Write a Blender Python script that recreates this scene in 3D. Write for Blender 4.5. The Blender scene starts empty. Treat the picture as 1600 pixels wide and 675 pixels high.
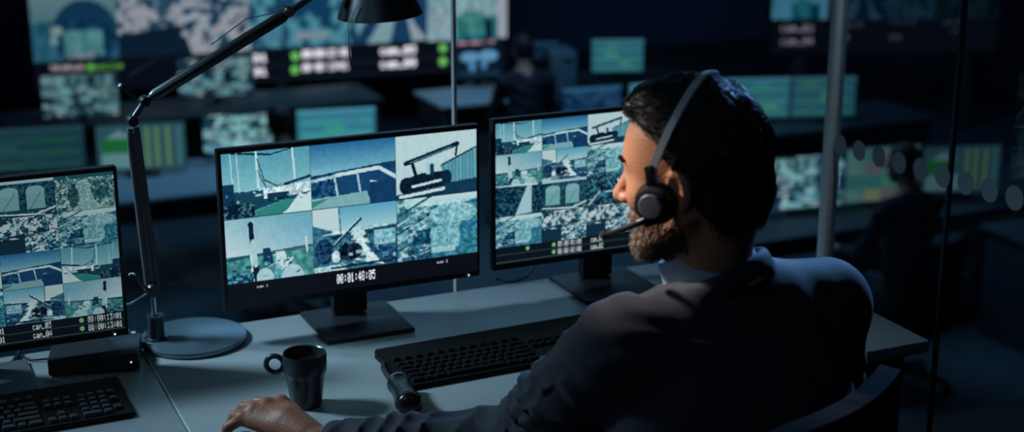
import bpy, bmesh, math, random
import numpy as np
from mathutils import Vector, Matrix
random.seed(7); rng = np.random.RandomState(11)
scene = bpy.context.scene
COL = scene.collection
# ---------------------------------------------------------------- camera, exposure, lights
FPX = 2400.0; PITCH = math.radians(16.4); HEAD = math.radians(24.0); CAM = np.array([0.0, 0.0, 1.91])
FWD = np.array([math.sin(HEAD)*math.cos(PITCH), math.cos(HEAD)*math.cos(PITCH), -math.sin(PITCH)])
RIGHT = np.array([math.cos(HEAD), -math.sin(HEAD), 0.0]); UPV = np.cross(RIGHT, FWD)
cd = bpy.data.cameras.new('camera'); cam = bpy.data.objects.new('camera', cd); COL.objects.link(cam)
cd.sensor_width = 36.0; cd.lens = FPX/1600*36.0; cd.clip_end = 60
cam.location = CAM.tolist(); cam.rotation_euler = (math.pi/2-PITCH, 0, -HEAD)
cd.dof.use_dof = True; cd.dof.focus_distance = 2.8; cd.dof.aperture_fstop = (cd.lens/1000)/0.0185
scene.camera = cam
scene.view_settings.view_transform = 'Standard'; scene.view_settings.look = 'None'
scene.view_settings.exposure = 0.0; scene.view_settings.gamma = 1.0
scene.view_settings.use_curve_mapping = False
w = bpy.data.worlds.new('world'); scene.world = w; w.use_nodes = True
w.node_tree.nodes['Background'].inputs[0].default_value = (0.02, 0.05, 0.09, 1)
w.node_tree.nodes['Background'].inputs[1].default_value = 0.05

def area(name, loc, target, size, power, color, spread=180):
    l = bpy.data.lights.new(name, 'AREA'); l.shape = 'RECTANGLE'; l.size, l.size_y = size
    l.energy = power; l.color = color; l.spread = math.radians(spread)
    o = bpy.data.objects.new(name, l); COL.objects.link(o); o.location = loc
    d = Vector(target)-Vector(loc); o.rotation_euler = d.to_track_quat('-Z', 'Y').to_euler(); return o
area('gallery_light', (-1.2, 3.9, 2.75), (0.85, 2.9, 0.74), (0.5, 0.5), 6.5, (0.58, 0.84, 1.0), 42)
area('rim_light', (3.7, 3.9, 2.5), (1.34, 1.92, 1.27), (0.25, 0.25), 3.2, (0.22, 0.50, 1.0), 26)
area('near_fill_light', (-0.9, 0.9, 2.93), (0.9, 2.2, 0.9), (1.2, 1.2), 3.4, (0.45, 0.70, 1.0))  # unseen fill lamp, added to lift the collar on the camera side
area('hall_ambient_light', (4.0, 10.0, 2.85), (4.0, 10.0, -1.0), (4.0, 3.0), 62, (0.20, 0.55, 0.95))  # unseen overhead lamp added as ambient light for the hall
area('hall_light_right', (7.2, 8.8, 2.85), (7.2, 8.8, -1.0), (1.5, 1.5), 5, (0.2, 0.5, 0.8))
sp = bpy.data.lights.new('face_fill_spot', 'SPOT'); so = bpy.data.objects.new('face_fill_spot', sp); COL.objects.link(so)  # added spot that only brightens the man's face
so.location = (-0.15, 3.02, 2.45); sp.energy = 330; sp.color = (1.0, 0.86, 0.74); sp.spot_size = math.radians(8.6); sp.spot_blend = 0.7; sp.shadow_soft_size = 0.05
so.rotation_euler = (Vector((0.97, 2.0, 1.345))-so.location).to_track_quat('-Z', 'Y').to_euler()

sp = bpy.data.lights.new('post_fill_spot', 'SPOT'); so = bpy.data.objects.new('post_fill_spot', sp); COL.objects.link(so)  # spot added to wash the steel corner post brighter
so.location = (2.10, 2.55, 2.9); sp.energy = 42; sp.color = (0.7, 0.9, 1.0); sp.spot_size = math.radians(16); sp.spot_blend = 0.8; sp.shadow_soft_size = 0.04
so.rotation_euler = (Vector((2.31, 3.17, 1.15))-so.location).to_track_quat('-Z', 'Y').to_euler()

# ---------------------------------------------------------------- pixel helpers (1600x675 frame -> world point)
def ray(x, y): return FWD+RIGHT*(x-800)/FPX+UPV*(337.5-y)/FPX
def atz(x, y, z): r = ray(x, y); return CAM+r*(z-CAM[2])/r[2]
def atY(x, y, Y): r = ray(x, y); return CAM+r*Y/r[1]
def atX(x, y, X): r = ray(x, y); return CAM+r*X/r[0]
def atd(x, y, d): return CAM+ray(x, y)*d

# ---------------------------------------------------------------- materials
MATS = {}
def srgb(c): return tuple(((v/255)/12.92 if v/255 <= .04045 else ((v/255+.055)/1.055)**2.4) for v in c)
def mat(name, col, rough=.5, metal=0., bump=0., scale=40., var=.12, spec=.5, attr=None, emit=None, sheen=0.):
    if name in MATS: return MATS[name]
    m = bpy.data.materials.new(name); m.use_nodes = True; nt = m.node_tree; b = nt.nodes['Principled BSDF']
    b.inputs['Roughness'].default_value = rough; b.inputs['Metallic'].default_value = metal
    b.inputs['Specular IOR Level'].default_value = spec
    if sheen: b.inputs['Sheen Weight'].default_value = sheen
    tc = nt.nodes.new('ShaderNodeTexCoord'); nz = nt.nodes.new('ShaderNodeTexNoise')
    nz.inputs['Scale'].default_value = scale; nz.inputs['Detail'].default_value = 4
    nt.links.new(tc.outputs['Object'], nz.inputs['Vector'])
    mx = nt.nodes.new('ShaderNodeMix'); mx.data_type = 'RGBA'
    mx.inputs[6].default_value = tuple(v*(1-var) for v in col)+(1,); mx.inputs[7].default_value = tuple(min(1, v*(1+var)) for v in col)+(1,)
    nt.links.new(nz.outputs['Fac'], mx.inputs[0]); out = mx.outputs[2]
    if attr:
        a = nt.nodes.new('ShaderNodeAttribute'); a.attribute_name = attr
        m2 = nt.nodes.new('ShaderNodeMix'); m2.data_type = 'RGBA'; m2.blend_type = 'MULTIPLY'; m2.inputs[0].default_value = 1
        nt.links.new(a.outputs['Color'], m2.inputs[6]); nt.links.new(out, m2.inputs[7]); out = m2.outputs[2]
    nt.links.new(out, b.inputs['Base Color'])
    if bump:
        bp = nt.nodes.new('ShaderNodeBump'); bp.inputs['Strength'].default_value = bump; bp.inputs['Distance'].default_value = .002
        nt.links.new(nz.outputs['Fac'], bp.inputs['Height']); nt.links.new(bp.outputs[0], b.inputs['Normal'])
    if emit:
        b.inputs['Emission Color'].default_value = tuple(emit[:3])+(1,); b.inputs['Emission Strength'].default_value = emit[3]
    MATS[name] = m; return m
def screen_mat(name, strength=1.0):
    if name in MATS: return MATS[name]
    m = bpy.data.materials.new(name); m.use_nodes = True; nt = m.node_tree; b = nt.nodes['Principled BSDF']
    b.inputs['Base Color'].default_value = (.004, .005, .006, 1); b.inputs['Roughness'].default_value = .35; b.inputs['Specular IOR Level'].default_value = .25
    a = nt.nodes.new('ShaderNodeAttribute'); a.attribute_name = 'picture'
    nt.links.new(a.outputs['Color'], b.inputs['Emission Color']); b.inputs['Emission Strength'].default_value = strength
    MATS[name] = m; return m
def glass_mat(name, tint, refl, rough=.0):
    m = bpy.data.materials.new(name); m.use_nodes = True; nt = m.node_tree; nt.nodes.clear()
    o = nt.nodes.new('ShaderNodeOutputMaterial'); t = nt.nodes.new('ShaderNodeBsdfTransparent'); g = nt.nodes.new('ShaderNodeBsdfGlossy')
    lw = nt.nodes.new('ShaderNodeLayerWeight'); lw.inputs['Blend'].default_value = .5; pw = nt.nodes.new('ShaderNodeMath'); pw.operation = 'POWER'; pw.inputs[1].default_value = 4
    f = nt.nodes.new('ShaderNodeMath'); f.operation = 'MULTIPLY_ADD'; f.inputs[1].default_value = .5; f.inputs[2].default_value = refl; mx = nt.nodes.new('ShaderNodeMixShader')
    nt.links.new(lw.outputs['Facing'], pw.inputs[0]); nt.links.new(pw.outputs[0], f.inputs[0])
    t.inputs[0].default_value = tint+(1,); g.inputs['Roughness'].default_value = rough
    nt.links.new(f.outputs[0], mx.inputs[0]); nt.links.new(t.outputs[0], mx.inputs[1]); nt.links.new(g.outputs[0], mx.inputs[2]); nt.links.new(mx.outputs[0], o.inputs[0])
    MATS[name] = m; return m

# ---------------------------------------------------------------- object helpers
def tag(o, label=None, cat=None, group=None, kind=None):
    if label: o['label'] = label
    if cat: o['category'] = cat
    if group: o['group'] = group
    if kind: o['kind'] = kind
    return o
def thing(name, loc, rotz=0, label=None, cat=None, group=None):
    o = bpy.data.objects.new(name, None); COL.objects.link(o); o.empty_display_size = .05
    o.location = tuple(float(v) for v in loc); o.rotation_euler = (0, 0, rotz); return tag(o, label, cat, group)
def link(name, me, m, parent=None, loc=None, rot=None, smooth=False):
    o = bpy.data.objects.new(name, me); COL.objects.link(o)
    if m: me.materials.append(m)
    if smooth: me.polygons.foreach_set('use_smooth', [True]*len(me.polygons))
    if parent is not None: o.parent = parent
    if loc is not None: o.location = tuple(float(v) for v in loc)
    if rot is not None: o.rotation_euler = rot
    return o
class MB:
    def __init__(s): s.bm = bmesh.new()
    def box(s, size, c, bev=0., rot=None, taper=None, seg=2):
        r = bmesh.ops.create_cube(s.bm, size=1.0); vs = r['verts']
        for v in vs:
            k = 1.0
            if taper and v.co.z > 0: k = taper
            v.co = Vector((v.co.x*size[0]*k, v.co.y*size[1]*k, v.co.z*size[2]))
        if bev:
            es = list({e for v in vs for e in v.link_edges})
            rr = bmesh.ops.bevel(s.bm, geom=es, offset=bev, segments=seg, affect='EDGES', profile=.5)
            vs = list({v for f in rr['faces'] for v in f.verts} | {v for v in vs if v.is_valid})
        M = Matrix.Translation(Vector([float(q) for q in c]))
        if rot: 
            from mathutils import Euler
            M = M @ Euler(rot).to_matrix().to_4x4()
        bmesh.ops.transform(s.bm, matrix=M, verts=vs); return s
    def lathe(s, prof, c=(0, 0, 0), n=48, rot=None, closed=False):
        rings = []
        M = Matrix.Translation(Vector([float(q) for q in c]))
        if rot is not None: M = M @ (rot if isinstance(rot, Matrix) else Matrix(rot))
        for r, z in prof:
            if r < 1e-6: rings.append([s.bm.verts.new(M @ Vector((0, 0, z)))])
            else: rings.append([s.bm.verts.new(M @ Vector((r*math.cos(2*math.pi*i/n), r*math.sin(2*math.pi*i/n), z))) for i in range(n)])
        pr = list(zip(rings, rings[1:]))
        if closed: pr.append((rings[-1], rings[0]))
        for a, b in pr:
            for i in range(n):
                j = (i+1) % n
                if len(a) == 1 and len(b) == 1: continue
                if len(a) == 1: s.bm.faces.new((a[0], b[i], b[j]))
                elif len(b) == 1: s.bm.faces.new((a[i], b[0], a[j]))
                else: s.bm.faces.new((a[i], b[i], b[j], a[j]))
        return s
    def tube(s, pts, rad, n=12, cap=True):
        pts = [Vector([float(q) for q in p]) for p in pts]; rings = []
        if not hasattr(rad, '__len__'): rad = [rad]*len(pts)
        up = Vector((0, 0, 1))
        for i, p in enumerate(pts):
            d = (pts[min(i+1, len(pts)-1)]-pts[max(i-1, 0)]).normalized()
            if i == 0:
                a = d.cross(up) if abs(d.z) < .95 else d.cross(Vector((1, 0, 0)))
                a.normalize()
            else: a = (a-d*a.dot(d)).normalized()
            b = d.cross(a)
            rings.append([s.bm.verts.new(p+rad[i]*(a*math.cos(2*math.pi*k/n)+b*math.sin(2*math.pi*k/n))) for k in range(n)])
        for A, B in zip(rings, rings[1:]):
            for k in range(n): s.bm.faces.new((A[k], A[(k+1) % n], B[(k+1) % n], B[k]))
        if cap: s.bm.faces.new(rings[0][::-1]); s.bm.faces.new(rings[-1])
        return s
    def poly(s, pts, h0, h1):   # extruded polygon in xy
        a = [s.bm.verts.new((float(p[0]), float(p[1]), h0)) for p in pts]; b = [s.bm.verts.new((float(p[0]), float(p[1]), h1)) for p in pts]
        n = len(pts); s.bm.faces.new(a[::-1]); s.bm.faces.new(b)
        for i in range(n): s.bm.faces.new((a[i], a[(i+1) % n], b[(i+1) % n], b[i]))
        return s
    def build(s, name, m, parent=None, smooth=True, loc=None, rot=None):
        bmesh.ops.recalc_face_normals(s.bm, faces=s.bm.faces)
        me = bpy.data.meshes.new(name); s.bm.to_mesh(me); s.bm.free()
        o = link(name, me, m, parent, loc, rot, smooth)
        if smooth:
            md = o.modifiers.new('split', 'EDGE_SPLIT'); md.split_angle = math.radians(38)
        return o
def axis_rot(d):
    return Vector([float(q) for q in d]).normalized().to_track_quat('Z', 'Y').to_matrix().to_4x4()
def bez(pts, n=24):
    P = [np.array(p, float) for p in pts]; P = [2*P[0]-P[1]]+P+[2*P[-1]-P[-2]]; out = []
    for i in range(1, len(P)-2):
        for k in range(n):
            t = k/n; a, b, c, d = P[i-1:i+3]
            out.append(.5*((2*b)+(-a+c)*t+(2*a-5*b+4*c-d)*t*t+(-a+3*b-3*c+d)*t**3))
    out.append(P[-2]); return out

# ---------------------------------------------------------------- picture painting for the screens
FONT = {'0': "01110 10001 10011 10101 11001 10001 01110", '1': "00100 01100 00100 00100 00100 00100 01110", '3': "11111 00010 00100 00010 00001 10001 01110",
 '4': "00010 00110 01010 10010 11111 00010 00010", '5': "11111 10000 11110 00001 00001 10001 01110", '8': "01110 10001 10001 01110 10001 10001 01110",
 '2': "01110 10001 00001 00010 00100 01000 11111", ':': "00000 00100 00100 00000 00100 00100 00000", '_': "00000 00000 00000 00000 00000 00000 11111",
 'c': "00000 00000 01110 10000 10000 10001 01110", 'a': "00000 00000 01110 00001 01111 10001 01111", 'm': "00000 00000 11010 10101 10101 10001 10001",
 'S': "01111 10000 10000 01110 00001 00001 11110", 't': "01000 01000 11100 01000 01000 01001 00110", 'u': "00000 00000 10001 10001 10001 10011 01101", 's': "00000 00000 01110 10000 01110 00001 11110",
 'o': "00000 00000 01110 10001 10001 10001 01110", 'n': "00000 00000 10110 11001 10001 10001 10001", 'l': "01100 00100 00100 00100 00100 00100 01110", 'i': "00100 00000 01100 00100 00100 00100 01110", 'e': "00000 00000 01110 10001 11111 10000 01110", ' ': "00000 00000 00000 00000 00000 00000 00000"}
def vnoise(h, w, s, seed):
    r = np.random.RandomState(seed); out = np.zeros((h, w)); amp = 1; tot = 0
    for o in range(3):
        g = r.rand(int(h/s)+3, int(w/s)+3); y = np.arange(h)/s; x = np.arange(w)/s
        yi = y.astype(int); xi = x.astype(int); fy = (y-yi)[:, None]; fx = (x-xi)[None, :]
        fy = fy*fy*(3-2*fy); fx = fx*fx*(3-2*fx)
        v = (g[yi][:, xi]*(1-fx)+g[yi][:, xi+1]*fx)*(1-fy)+(g[yi+1][:, xi]*(1-fx)+g[yi+1][:, xi+1]*fx)*fy
        out += amp*v; tot += amp; amp *= .6; s = max(1.0, s/2)
    return out/tot
HI = (178, 205, 208); PALE = (150, 186, 194); MID = (74, 142, 158); TEAL = (48, 120, 140); DK = (14, 48, 74); VD = (8, 26, 44); BLUE = (34, 96, 142); GRN = (40, 120, 112)
class Cv:
    def __init__(s, w, h, col=(0, 0, 0)):
        s.w, s.h = int(w), int(h); s.a = np.ones((s.h, s.w, 3))*np.array(col, float)
        s.X, s.Y = np.meshgrid((np.arange(s.w)+.5)/s.w, (np.arange(s.h)+.5)/s.h)
    def m(s, mask, col, al=1.): s.a[mask] = s.a[mask]*(1-al)+np.array(col, float)*al
    def rect(s, x0, y0, x1, y1, col, al=1.): s.m((s.X >= x0) & (s.X < x1) & (s.Y >= y0) & (s.Y < y1), col, al)
    def grad(s, x0, y0, x1, y1, c0, c1, cx=None):
        k = (s.X >= x0) & (s.X < x1) & (s.Y >= y0) & (s.Y < y1); t = np.clip((s.Y-y0)/(y1-y0), 0, 1)
        if cx is not None: t = np.clip(t*(1-cx)+cx*(1-(s.X-x0)/(x1-x0)), 0, 1)
        s.a[k] = (np.array(c0)[None]*(1-t[k])[:, None]+np.array(c1)[None]*t[k][:, None])
    def poly(s, pts, col, al=1.):
        ins = np.zeros(s.X.shape, bool); n = len(pts)
        for i in range(n):
            (x1, y1), (x2, y2) = pts[i], pts[(i+1) % n]
            c = ((y1 > s.Y) != (y2 > s.Y)) & (s.X < (x2-x1)*(s.Y-y1)/((y2-y1) or 1e-9)+x1); ins ^= c
        s.m(ins, col, al)
    def line(s, x0, y0, x1, y1, wd, col, al=1.):
        asp = s.w/s.h; dx, dy = (x1-x0)*asp, y1-y0; L = dx*dx+dy*dy+1e-9
        t = np.clip((((s.X-x0)*asp)*dx+(s.Y-y0)*dy)/L, 0, 1)
        d = np.hypot((s.X-x0)*asp-t*dx, s.Y-y0-t*dy); s.m(d < wd/2, col, al)
    def ell(s, cx, cy, rx, ry, col, al=1.): s.m(((s.X-cx)/rx)**2+((s.Y-cy)/ry)**2 < 1, col, al)
    def tex(s, x0, y0, x1, y1, sc, amp, seed, cols=None, thr=None):
        k = (s.X >= x0) & (s.X < x1) & (s.Y >= y0) & (s.Y < y1); n = vnoise(s.h, s.w, sc, seed)
        n = np.clip((n-.5)*2.6+.5, 0, 1)
        if cols:
            t = n if thr is None else np.clip((n-thr)*3.2+.5, 0, 1)
            s.a[k] = (np.array(cols[0])[None]*(1-t[k])[:, None]+np.array(cols[1])[None]*t[k][:, None])
        else: s.a[k] += (n[k]-.5)[:, None]*amp
    def clutter(s, x0, y0, x1, y1, n, seed, cols, sz=.07):
        q = np.random.RandomState(seed)
        for _ in range(n):
            a, b = x0+q.rand()*(x1-x0), y0+q.rand()*(y1-y0); w_, h_ = sz*(.3+q.rand()), sz*(.3+q.rand()); cl = cols[q.randint(len(cols))]
            if q.rand() < .5: s.rect(a, b, min(a+w_, x1), min(b+h_, y1), cl, .75)
            else: s.line(a, b, a+w_*(q.rand()*2-.6), b+h_*(q.rand()*2-1), .012+.015*q.rand(), cl, .8)
    def text(s, x, y, h, cw, txt, col):
        for ch in txt:
            if ch in FONT:
                rows = FONT[ch].split()
                for r in range(7):
                    for c in range(5):
                        if rows[r][c] == '1': s.rect(x+c*cw/6, y+r*h/7, x+(c+1.1)*cw/6, y+(r+1.1)*h/7, col)
            x += cw
    def paste(s, t, x0, y0, x1, y1):
        i0, i1 = int(round(x0*s.w)), int(round(x1*s.w)); j0, j1 = int(round(y0*s.h)), int(round(y1*s.h))
        ii = ((np.arange(i1-i0)+.5)/(i1-i0)*t.w).astype(int); jj = ((np.arange(j1-j0)+.5)/(j1-j0)*t.h).astype(int)
        sub = t.a[jj][:, ii]; I0, J0 = max(i0, 0), max(j0, 0); I1, J1 = min(i1, s.w), min(j1, s.h)
        s.a[J0:J1, I0:I1] = sub[J0-j0:J1-j0, I0-i0:I1-i0]
TW, TH = 150, 104
def t1():   # harbour cranes
    c = Cv(TW, TH); c.grad(0, 0, 1, .62, (72, 140, 160), (122, 176, 186)); c.rect(0, .6, 1, 1, (22, 66, 84))
    c.line(.1, .0, .55, .07, .03, VD); c.line(.55, .07, .8, .0, .02, VD)
    for x in (.1, .17): c.line(x, .0, x+.02, .8, .02, HI, .7)
    c.line(.39, .0, .4, .55, .035, HI); c.line(.4, .12, .47, .45, .015, VD); c.line(.4, .3, .5, .6, .015, VD); c.line(.47, .45, .6, .55, .02, VD)
    c.line(.80, .0, .83, .72, .03, HI); c.line(.6, .58, 1, .46, .045, DK)
    c.poly([(.4, .6), (1, .54), (1, .72), (.4, .74)], HI); c.tex(.4, .55, 1, .75, 5, 60, 3)
    c.rect(0, .47, .13, .95, DK); c.poly([(.15, .62), (.45, .6), (.47, .85), (.15, .9)], (18, 62, 84)); c.rect(.5, .66, .75, .8, DK)
    c.poly([(.1, 1), (.7, .78), (1, .8), (1, 1)], GRN); c.line(.15, 1, .6, .82, .015, MID); c.poly([(.72, .95), (.86, .72), (1, .72), (1, 1), (.66, 1)], HI)
    c.tex(0, .78, .35, 1, 5, 60, 5, (VD, (60, 110, 120)), .62); c.tex(0, .0, 1, 1, 6, 8, 6); c.clutter(.0, .55, 1, .8, 34, 12, (HI, DK, MID, VD, PALE), .05); return c
def t2():   # arches
    c = Cv(TW, TH); c.grad(0, 0, 1, .5, BLUE, (118, 176, 188)); c.poly([(0, .48), (1, .36), (1, .55), (0, .56)], (14, 56, 92))
    c.poly([(0, .55), (1, .48), (1, .85), (0, .85)], (18, 62, 100)); c.line(0, .56, .35, .5, .05, PALE); c.line(.3, .5, .8, .45, .06, HI); c.line(.8, .45, 1, .62, .06, HI)
    for x in (.27, .54): c.line(x+.0, .5, x+.04, .88, .035, PALE)
    c.line(.7, .65, .86, .7, .03, HI); c.poly([(0, .84), (.65, .8), (.7, 1), (0, 1)], (112, 160, 166)); c.poly([(0, .88), (.2, .85), (.0, .98)], GRN)
    c.rect(.68, .66, 1, 1, (16, 54, 92)); c.tex(0, .45, .3, .85, 5, 50, 9); c.tex(0, 0, 1, 1, 6, 8, 16); return c
def t3():   # loader and shed
    c = Cv(TW, TH, (168, 196, 200)); c.poly([(.55, .52), (1, .3), (1, .8), (.6, .82)], (70, 130, 146))
    for i in range(9): c.line(.62+i*.045, .46-i*.02, .62+i*.045, .8, .012, (110, 168, 178))
    c.line(.56, .52, 1, .28, .03, DK); c.line(.12, .44, .76, .2, .075, VD); c.line(.76, .2, .74, .38, .04, VD); c.line(.2, .44, .25, .68, .06, VD)
    c.line(.18, .43, .7, .24, .012, MID); c.poly([(.05, .7), (.3, .62), (.62, .62), (.68, .84), (.08, .92)], VD); c.ell(.13, .8, .09, .14, VD); c.ell(.62, .72, .07, .12, (10, 34, 52))
    c.rect(.37, .45, .44, .64, PALE); c.rect(.42, .48, .47, .66, DK); c.line(.2, .82, .55, .76, .04, HI); c.poly([(0, .93), (1, .8), (1, 1), (0, 1)], DK); c.line(.05, .97, .6, .9, .05, HI)
    c.poly([(.6, .82), (1, .78), (1, .95), (.6, .98)], (16, 52, 78)); c.tex(0, 0, 1, 1, 5, 8, 22); return c
def t4():   # striped chimney
    c = Cv(TW, TH); c.grad(0, 0, 1, .6, (88, 150, 172), (176, 198, 202), .55); c.rect(0, .58, 1, 1, (64, 128, 130)); c.tex(0, .6, 1, 1, 9, 50, 31)
    c.line(0, .62, 1, .54, .05, DK, .7); c.line(.3, .6, .32, 1.2, .09, HI); c.line(.29, .1, .30, .38, .08, VD); c.line(.33, .74, .34, 1, .1, VD); c.line(.31, .38, .33, .74, .08, PALE)
    c.poly([(.42, .5), (.5, .5), (.54, .75), (.42, .75)], DK); c.rect(.57, .58, .65, .82, HI); c.line(.66, .6, .7, .95, .04, HI); c.line(.6, .88, .76, .7, .03, HI)
    c.ell(.43, .97, .1, .16, PALE); c.ell(.75, 1.0, .13, .2, PALE); c.ell(.58, .9, .04, .14, MID); c.line(.92, .4, .93, .62, .03, HI)
    c.tex(0, .85, .3, 1, 4, 60, 33, (DK, MID), .5); c.tex(0, 0, 1, 1, 6, 8, 36); c.clutter(.4, .62, .8, .98, 22, 13, (HI, DK, MID, PALE), .05); c.clutter(.0, .68, .28, .95, 14, 14, (DK, MID), .06); return c
def t5():   # ship gear
    c = Cv(TW, TH); c.grad(0, 0, 1, .45, (80, 150, 176), (164, 196, 200)); c.poly([(0, 0), (.3, 0), (.3, .4), (.0, .35)], (172, 196, 200)); c.line(.31, 0, .33, .45, .015, DK)
    c.poly([(0, .25), (.25, .38), (0, .45)], (44, 96, 120)); c.rect(0, .42, 1, 1, (48, 98, 122)); c.poly([(.2, .44), (1, .36), (1, .44), (.2, .5)], (20, 62, 80)); c.tex(0, .34, 1, .5, 5, 50, 41)
    c.line(.22, .62, .56, .22, .05, DK); c.line(.24, .58, .55, .2, .015, HI); c.ell(.12, .68, .11, .2, (14, 50, 80)); c.poly([(.45, .42), (.6, .4), (.72, .8), (.85, 1), (.45, .85)], HI)
    c.rect(.72, .42, .98, .66, (120, 172, 184)); c.ell(.43, .72, .15, .15, VD); c.poly([(.6, .6), (1, .75), (1, 1), (.8, .95)], (20, 60, 96)); c.ell(.26, .78, .05, .1, HI)
    c.poly([(0, .92), (.3, .9), (.4, 1), (0, 1)], PALE); c.line(.2, .96, 1, .93, .03, VD); c.tex(0, .45, 1, 1, 4, 50, 43); c.clutter(.3, .45, 1, .95, 34, 11, (HI, DK, MID, VD, PALE), .06); return c
def t6():   # pipes and box
    c = Cv(TW, TH); c.tex(0, 0, 1, 1, 8, 0, 51, ((30, 90, 112), (150, 190, 196))); c.grad(.1, 0, 1, .14, HI, (150, 190, 196))
    for i in range(9): c.line(-.1, .2+.14*i, .5, -.2+.14*i, .035, (20, 66, 86) if i % 2 else (150, 190, 190))
    c.poly([(.42, .28), (1, .1), (1, 1), (.3, 1)], (44, 112, 132)); c.ell(.7, .32, .3, .18, (120, 172, 180)); c.rect(.42, .5, .78, .86, (104, 160, 170)); c.rect(.8, .45, .96, .62, (40, 110, 140))
    c.poly([(.2, .55), (.42, .5), (.42, 1), (.15, 1)], (20, 70, 96)); c.tex(0, .1, 1, 1, 4, 60, 53); c.rect(.42, .84, .72, .92, HI, .7); c.clutter(.0, .2, .42, 1, 50, 5, (HI, PALE, MID, DK, TEAL, VD), .08); c.clutter(.45, .2, 1, .5, 24, 6, (PALE, MID, TEAL), .08); return c
def t7():   # two silos
    c = Cv(TW, TH, (20, 60, 78)); c.tex(0, 0, 1, 1, 6, 60, 61); c.rect(0, .0, 1, .08, PALE)
    for x, w_ in ((.24, .16), (.68, .15)):
        c.rect(x-w_, .3, x+w_, .82, (104, 156, 162)); c.ell(x, .3, w_, .13, (112, 164, 170)); c.line(x-w_+.05, .8, x+w_-.06, .35, .015, (30, 70, 86))
    c.rect(0, .82, 1, 1, (20, 60, 76)); c.line(0, .9, .8, .98, .04, HI); c.line(.7, .95, 1, .8, .05, HI); c.clutter(0, .82, 1, 1, 20, 16, (HI, DK, MID), .06); return c
def t8():   # trusses in the dark
    c = Cv(TW, TH, VD); c.tex(0, 0, 1, 1, 6, 0, 71, (VD, (46, 106, 122)), .6)
    c.line(.05, .95, .3, .55, .05, PALE); c.line(.7, .2, .95, .7, .06, HI); c.rect(.4, .55, .62, .6, PALE); c.line(.45, .1, .6, .5, .03, MID); c.line(.1, .1, .2, .5, .03, MID); c.clutter(0, 0, 1, 1, 40, 15, (DK, MID, TEAL, VD, PALE), .08); return c
def t9():   # road between trees
    c = Cv(TW, TH, (92, 140, 142)); c.tex(0, 0, 1, 1, 6, 0, 81, ((28, 78, 86), (152, 184, 180))); c.poly([(.42, .15), (.56, .15), (.75, 1), (.3, 1)], (126, 168, 168))
    c.rect(0, 0, 1, .1, (20, 84, 92)); c.ell(.75, .45, .15, .3, (22, 80, 84), .8); c.ell(.3, .6, .1, .3, (20, 64, 72), .8); c.tex(0, .1, 1, 1, 4, 50, 82); c.clutter(0, .1, .4, 1, 30, 9, (HI, PALE, MID, DK, TEAL, VD), .07); c.clutter(.6, .1, 1, .9, 26, 10, (DK, MID, PALE), .07); return c
def t10():  # rubble pale scatter
    c = Cv(TW, TH, DK); c.tex(0, 0, 1, .65, 9, 0, 91, ((16, 54, 76), (176, 196, 198)), .42); c.poly([(0, .55), (.45, .45), (.5, 1), (0, 1)], (14, 44, 62)); c.tex(.45, .5, 1, 1, 6, 0, 92, ((16, 66, 92), HI), .6); c.clutter(0, 0, 1, .6, 70, 7, (HI, PALE, MID, DK, TEAL, VD), .10); c.clutter(.5, .5, 1, 1, 30, 8, (HI, PALE, MID, DK, TEAL, VD), .07); return c
def t11():  # dark with pale slip road
    c = Cv(TW, TH, (14, 54, 74)); c.tex(0, 0, 1, 1, 6, 70, 95); c.poly([(.7, 0), (.78, 0), (.78, .95), (.42, 1)], PALE); c.line(0, 0, .9, .04, .06, HI); return c
TILES = {1: t1(), 2: t2(), 3: t3(), 4: t4(), 5: t5(), 6: t6(), 7: t7(), 8: t8(), 9: t9(), 10: t10(), 11: t11()}
def flip(t): c = Cv(t.w, t.h); c.a = t.a[:, ::-1].copy(); return c
def screen_mesh(name, cv, wd, ht, m, parent, loc=(0, 0, 0), rot=None, gain=1.0):
    """flat pixel grid in local XZ, facing -Y, lower left at the origin"""
    nx, ny = cv.w, cv.h
    xs = np.linspace(0, wd, nx+1); zs = np.linspace(0, ht, ny+1); X, Z = np.meshgrid(xs, zs)
    co = np.stack([X, np.zeros_like(X), Z], -1).reshape(-1, 3)
    i, j = np.meshgrid(np.arange(nx), np.arange(ny)); b = (j*(nx+1)+i).ravel()
    q = np.stack([b, b+1, b+nx+2, b+nx+1], -1)
    me = bpy.data.meshes.new(name); me.vertices.add(len(co)); me.vertices.foreach_set('co', co.ravel().astype(np.float32))
    me.loops.add(q.size); me.loops.foreach_set('vertex_index', q.ravel().astype(np.int32)); me.polygons.add(len(q))
    me.polygons.foreach_set('loop_start', np.arange(0, q.size, 4, dtype=np.int32)); me.update(calc_edges=True)
    a = np.clip(cv.a[::-1], 0, 255)/255*gain; lin = np.where(a <= .04045, a/12.92, ((a+.055)/1.055)**2.4).reshape(-1, 3)
    at = me.color_attributes.new('picture', 'FLOAT_COLOR', 'CORNER')
    c4 = np.ones((len(q), 4, 4), np.float32); c4[:, :, :3] = lin[:, None, :]; at.data.foreach_set('color', c4.ravel())
    return link(name, me, m, parent, loc, rot)

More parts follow.
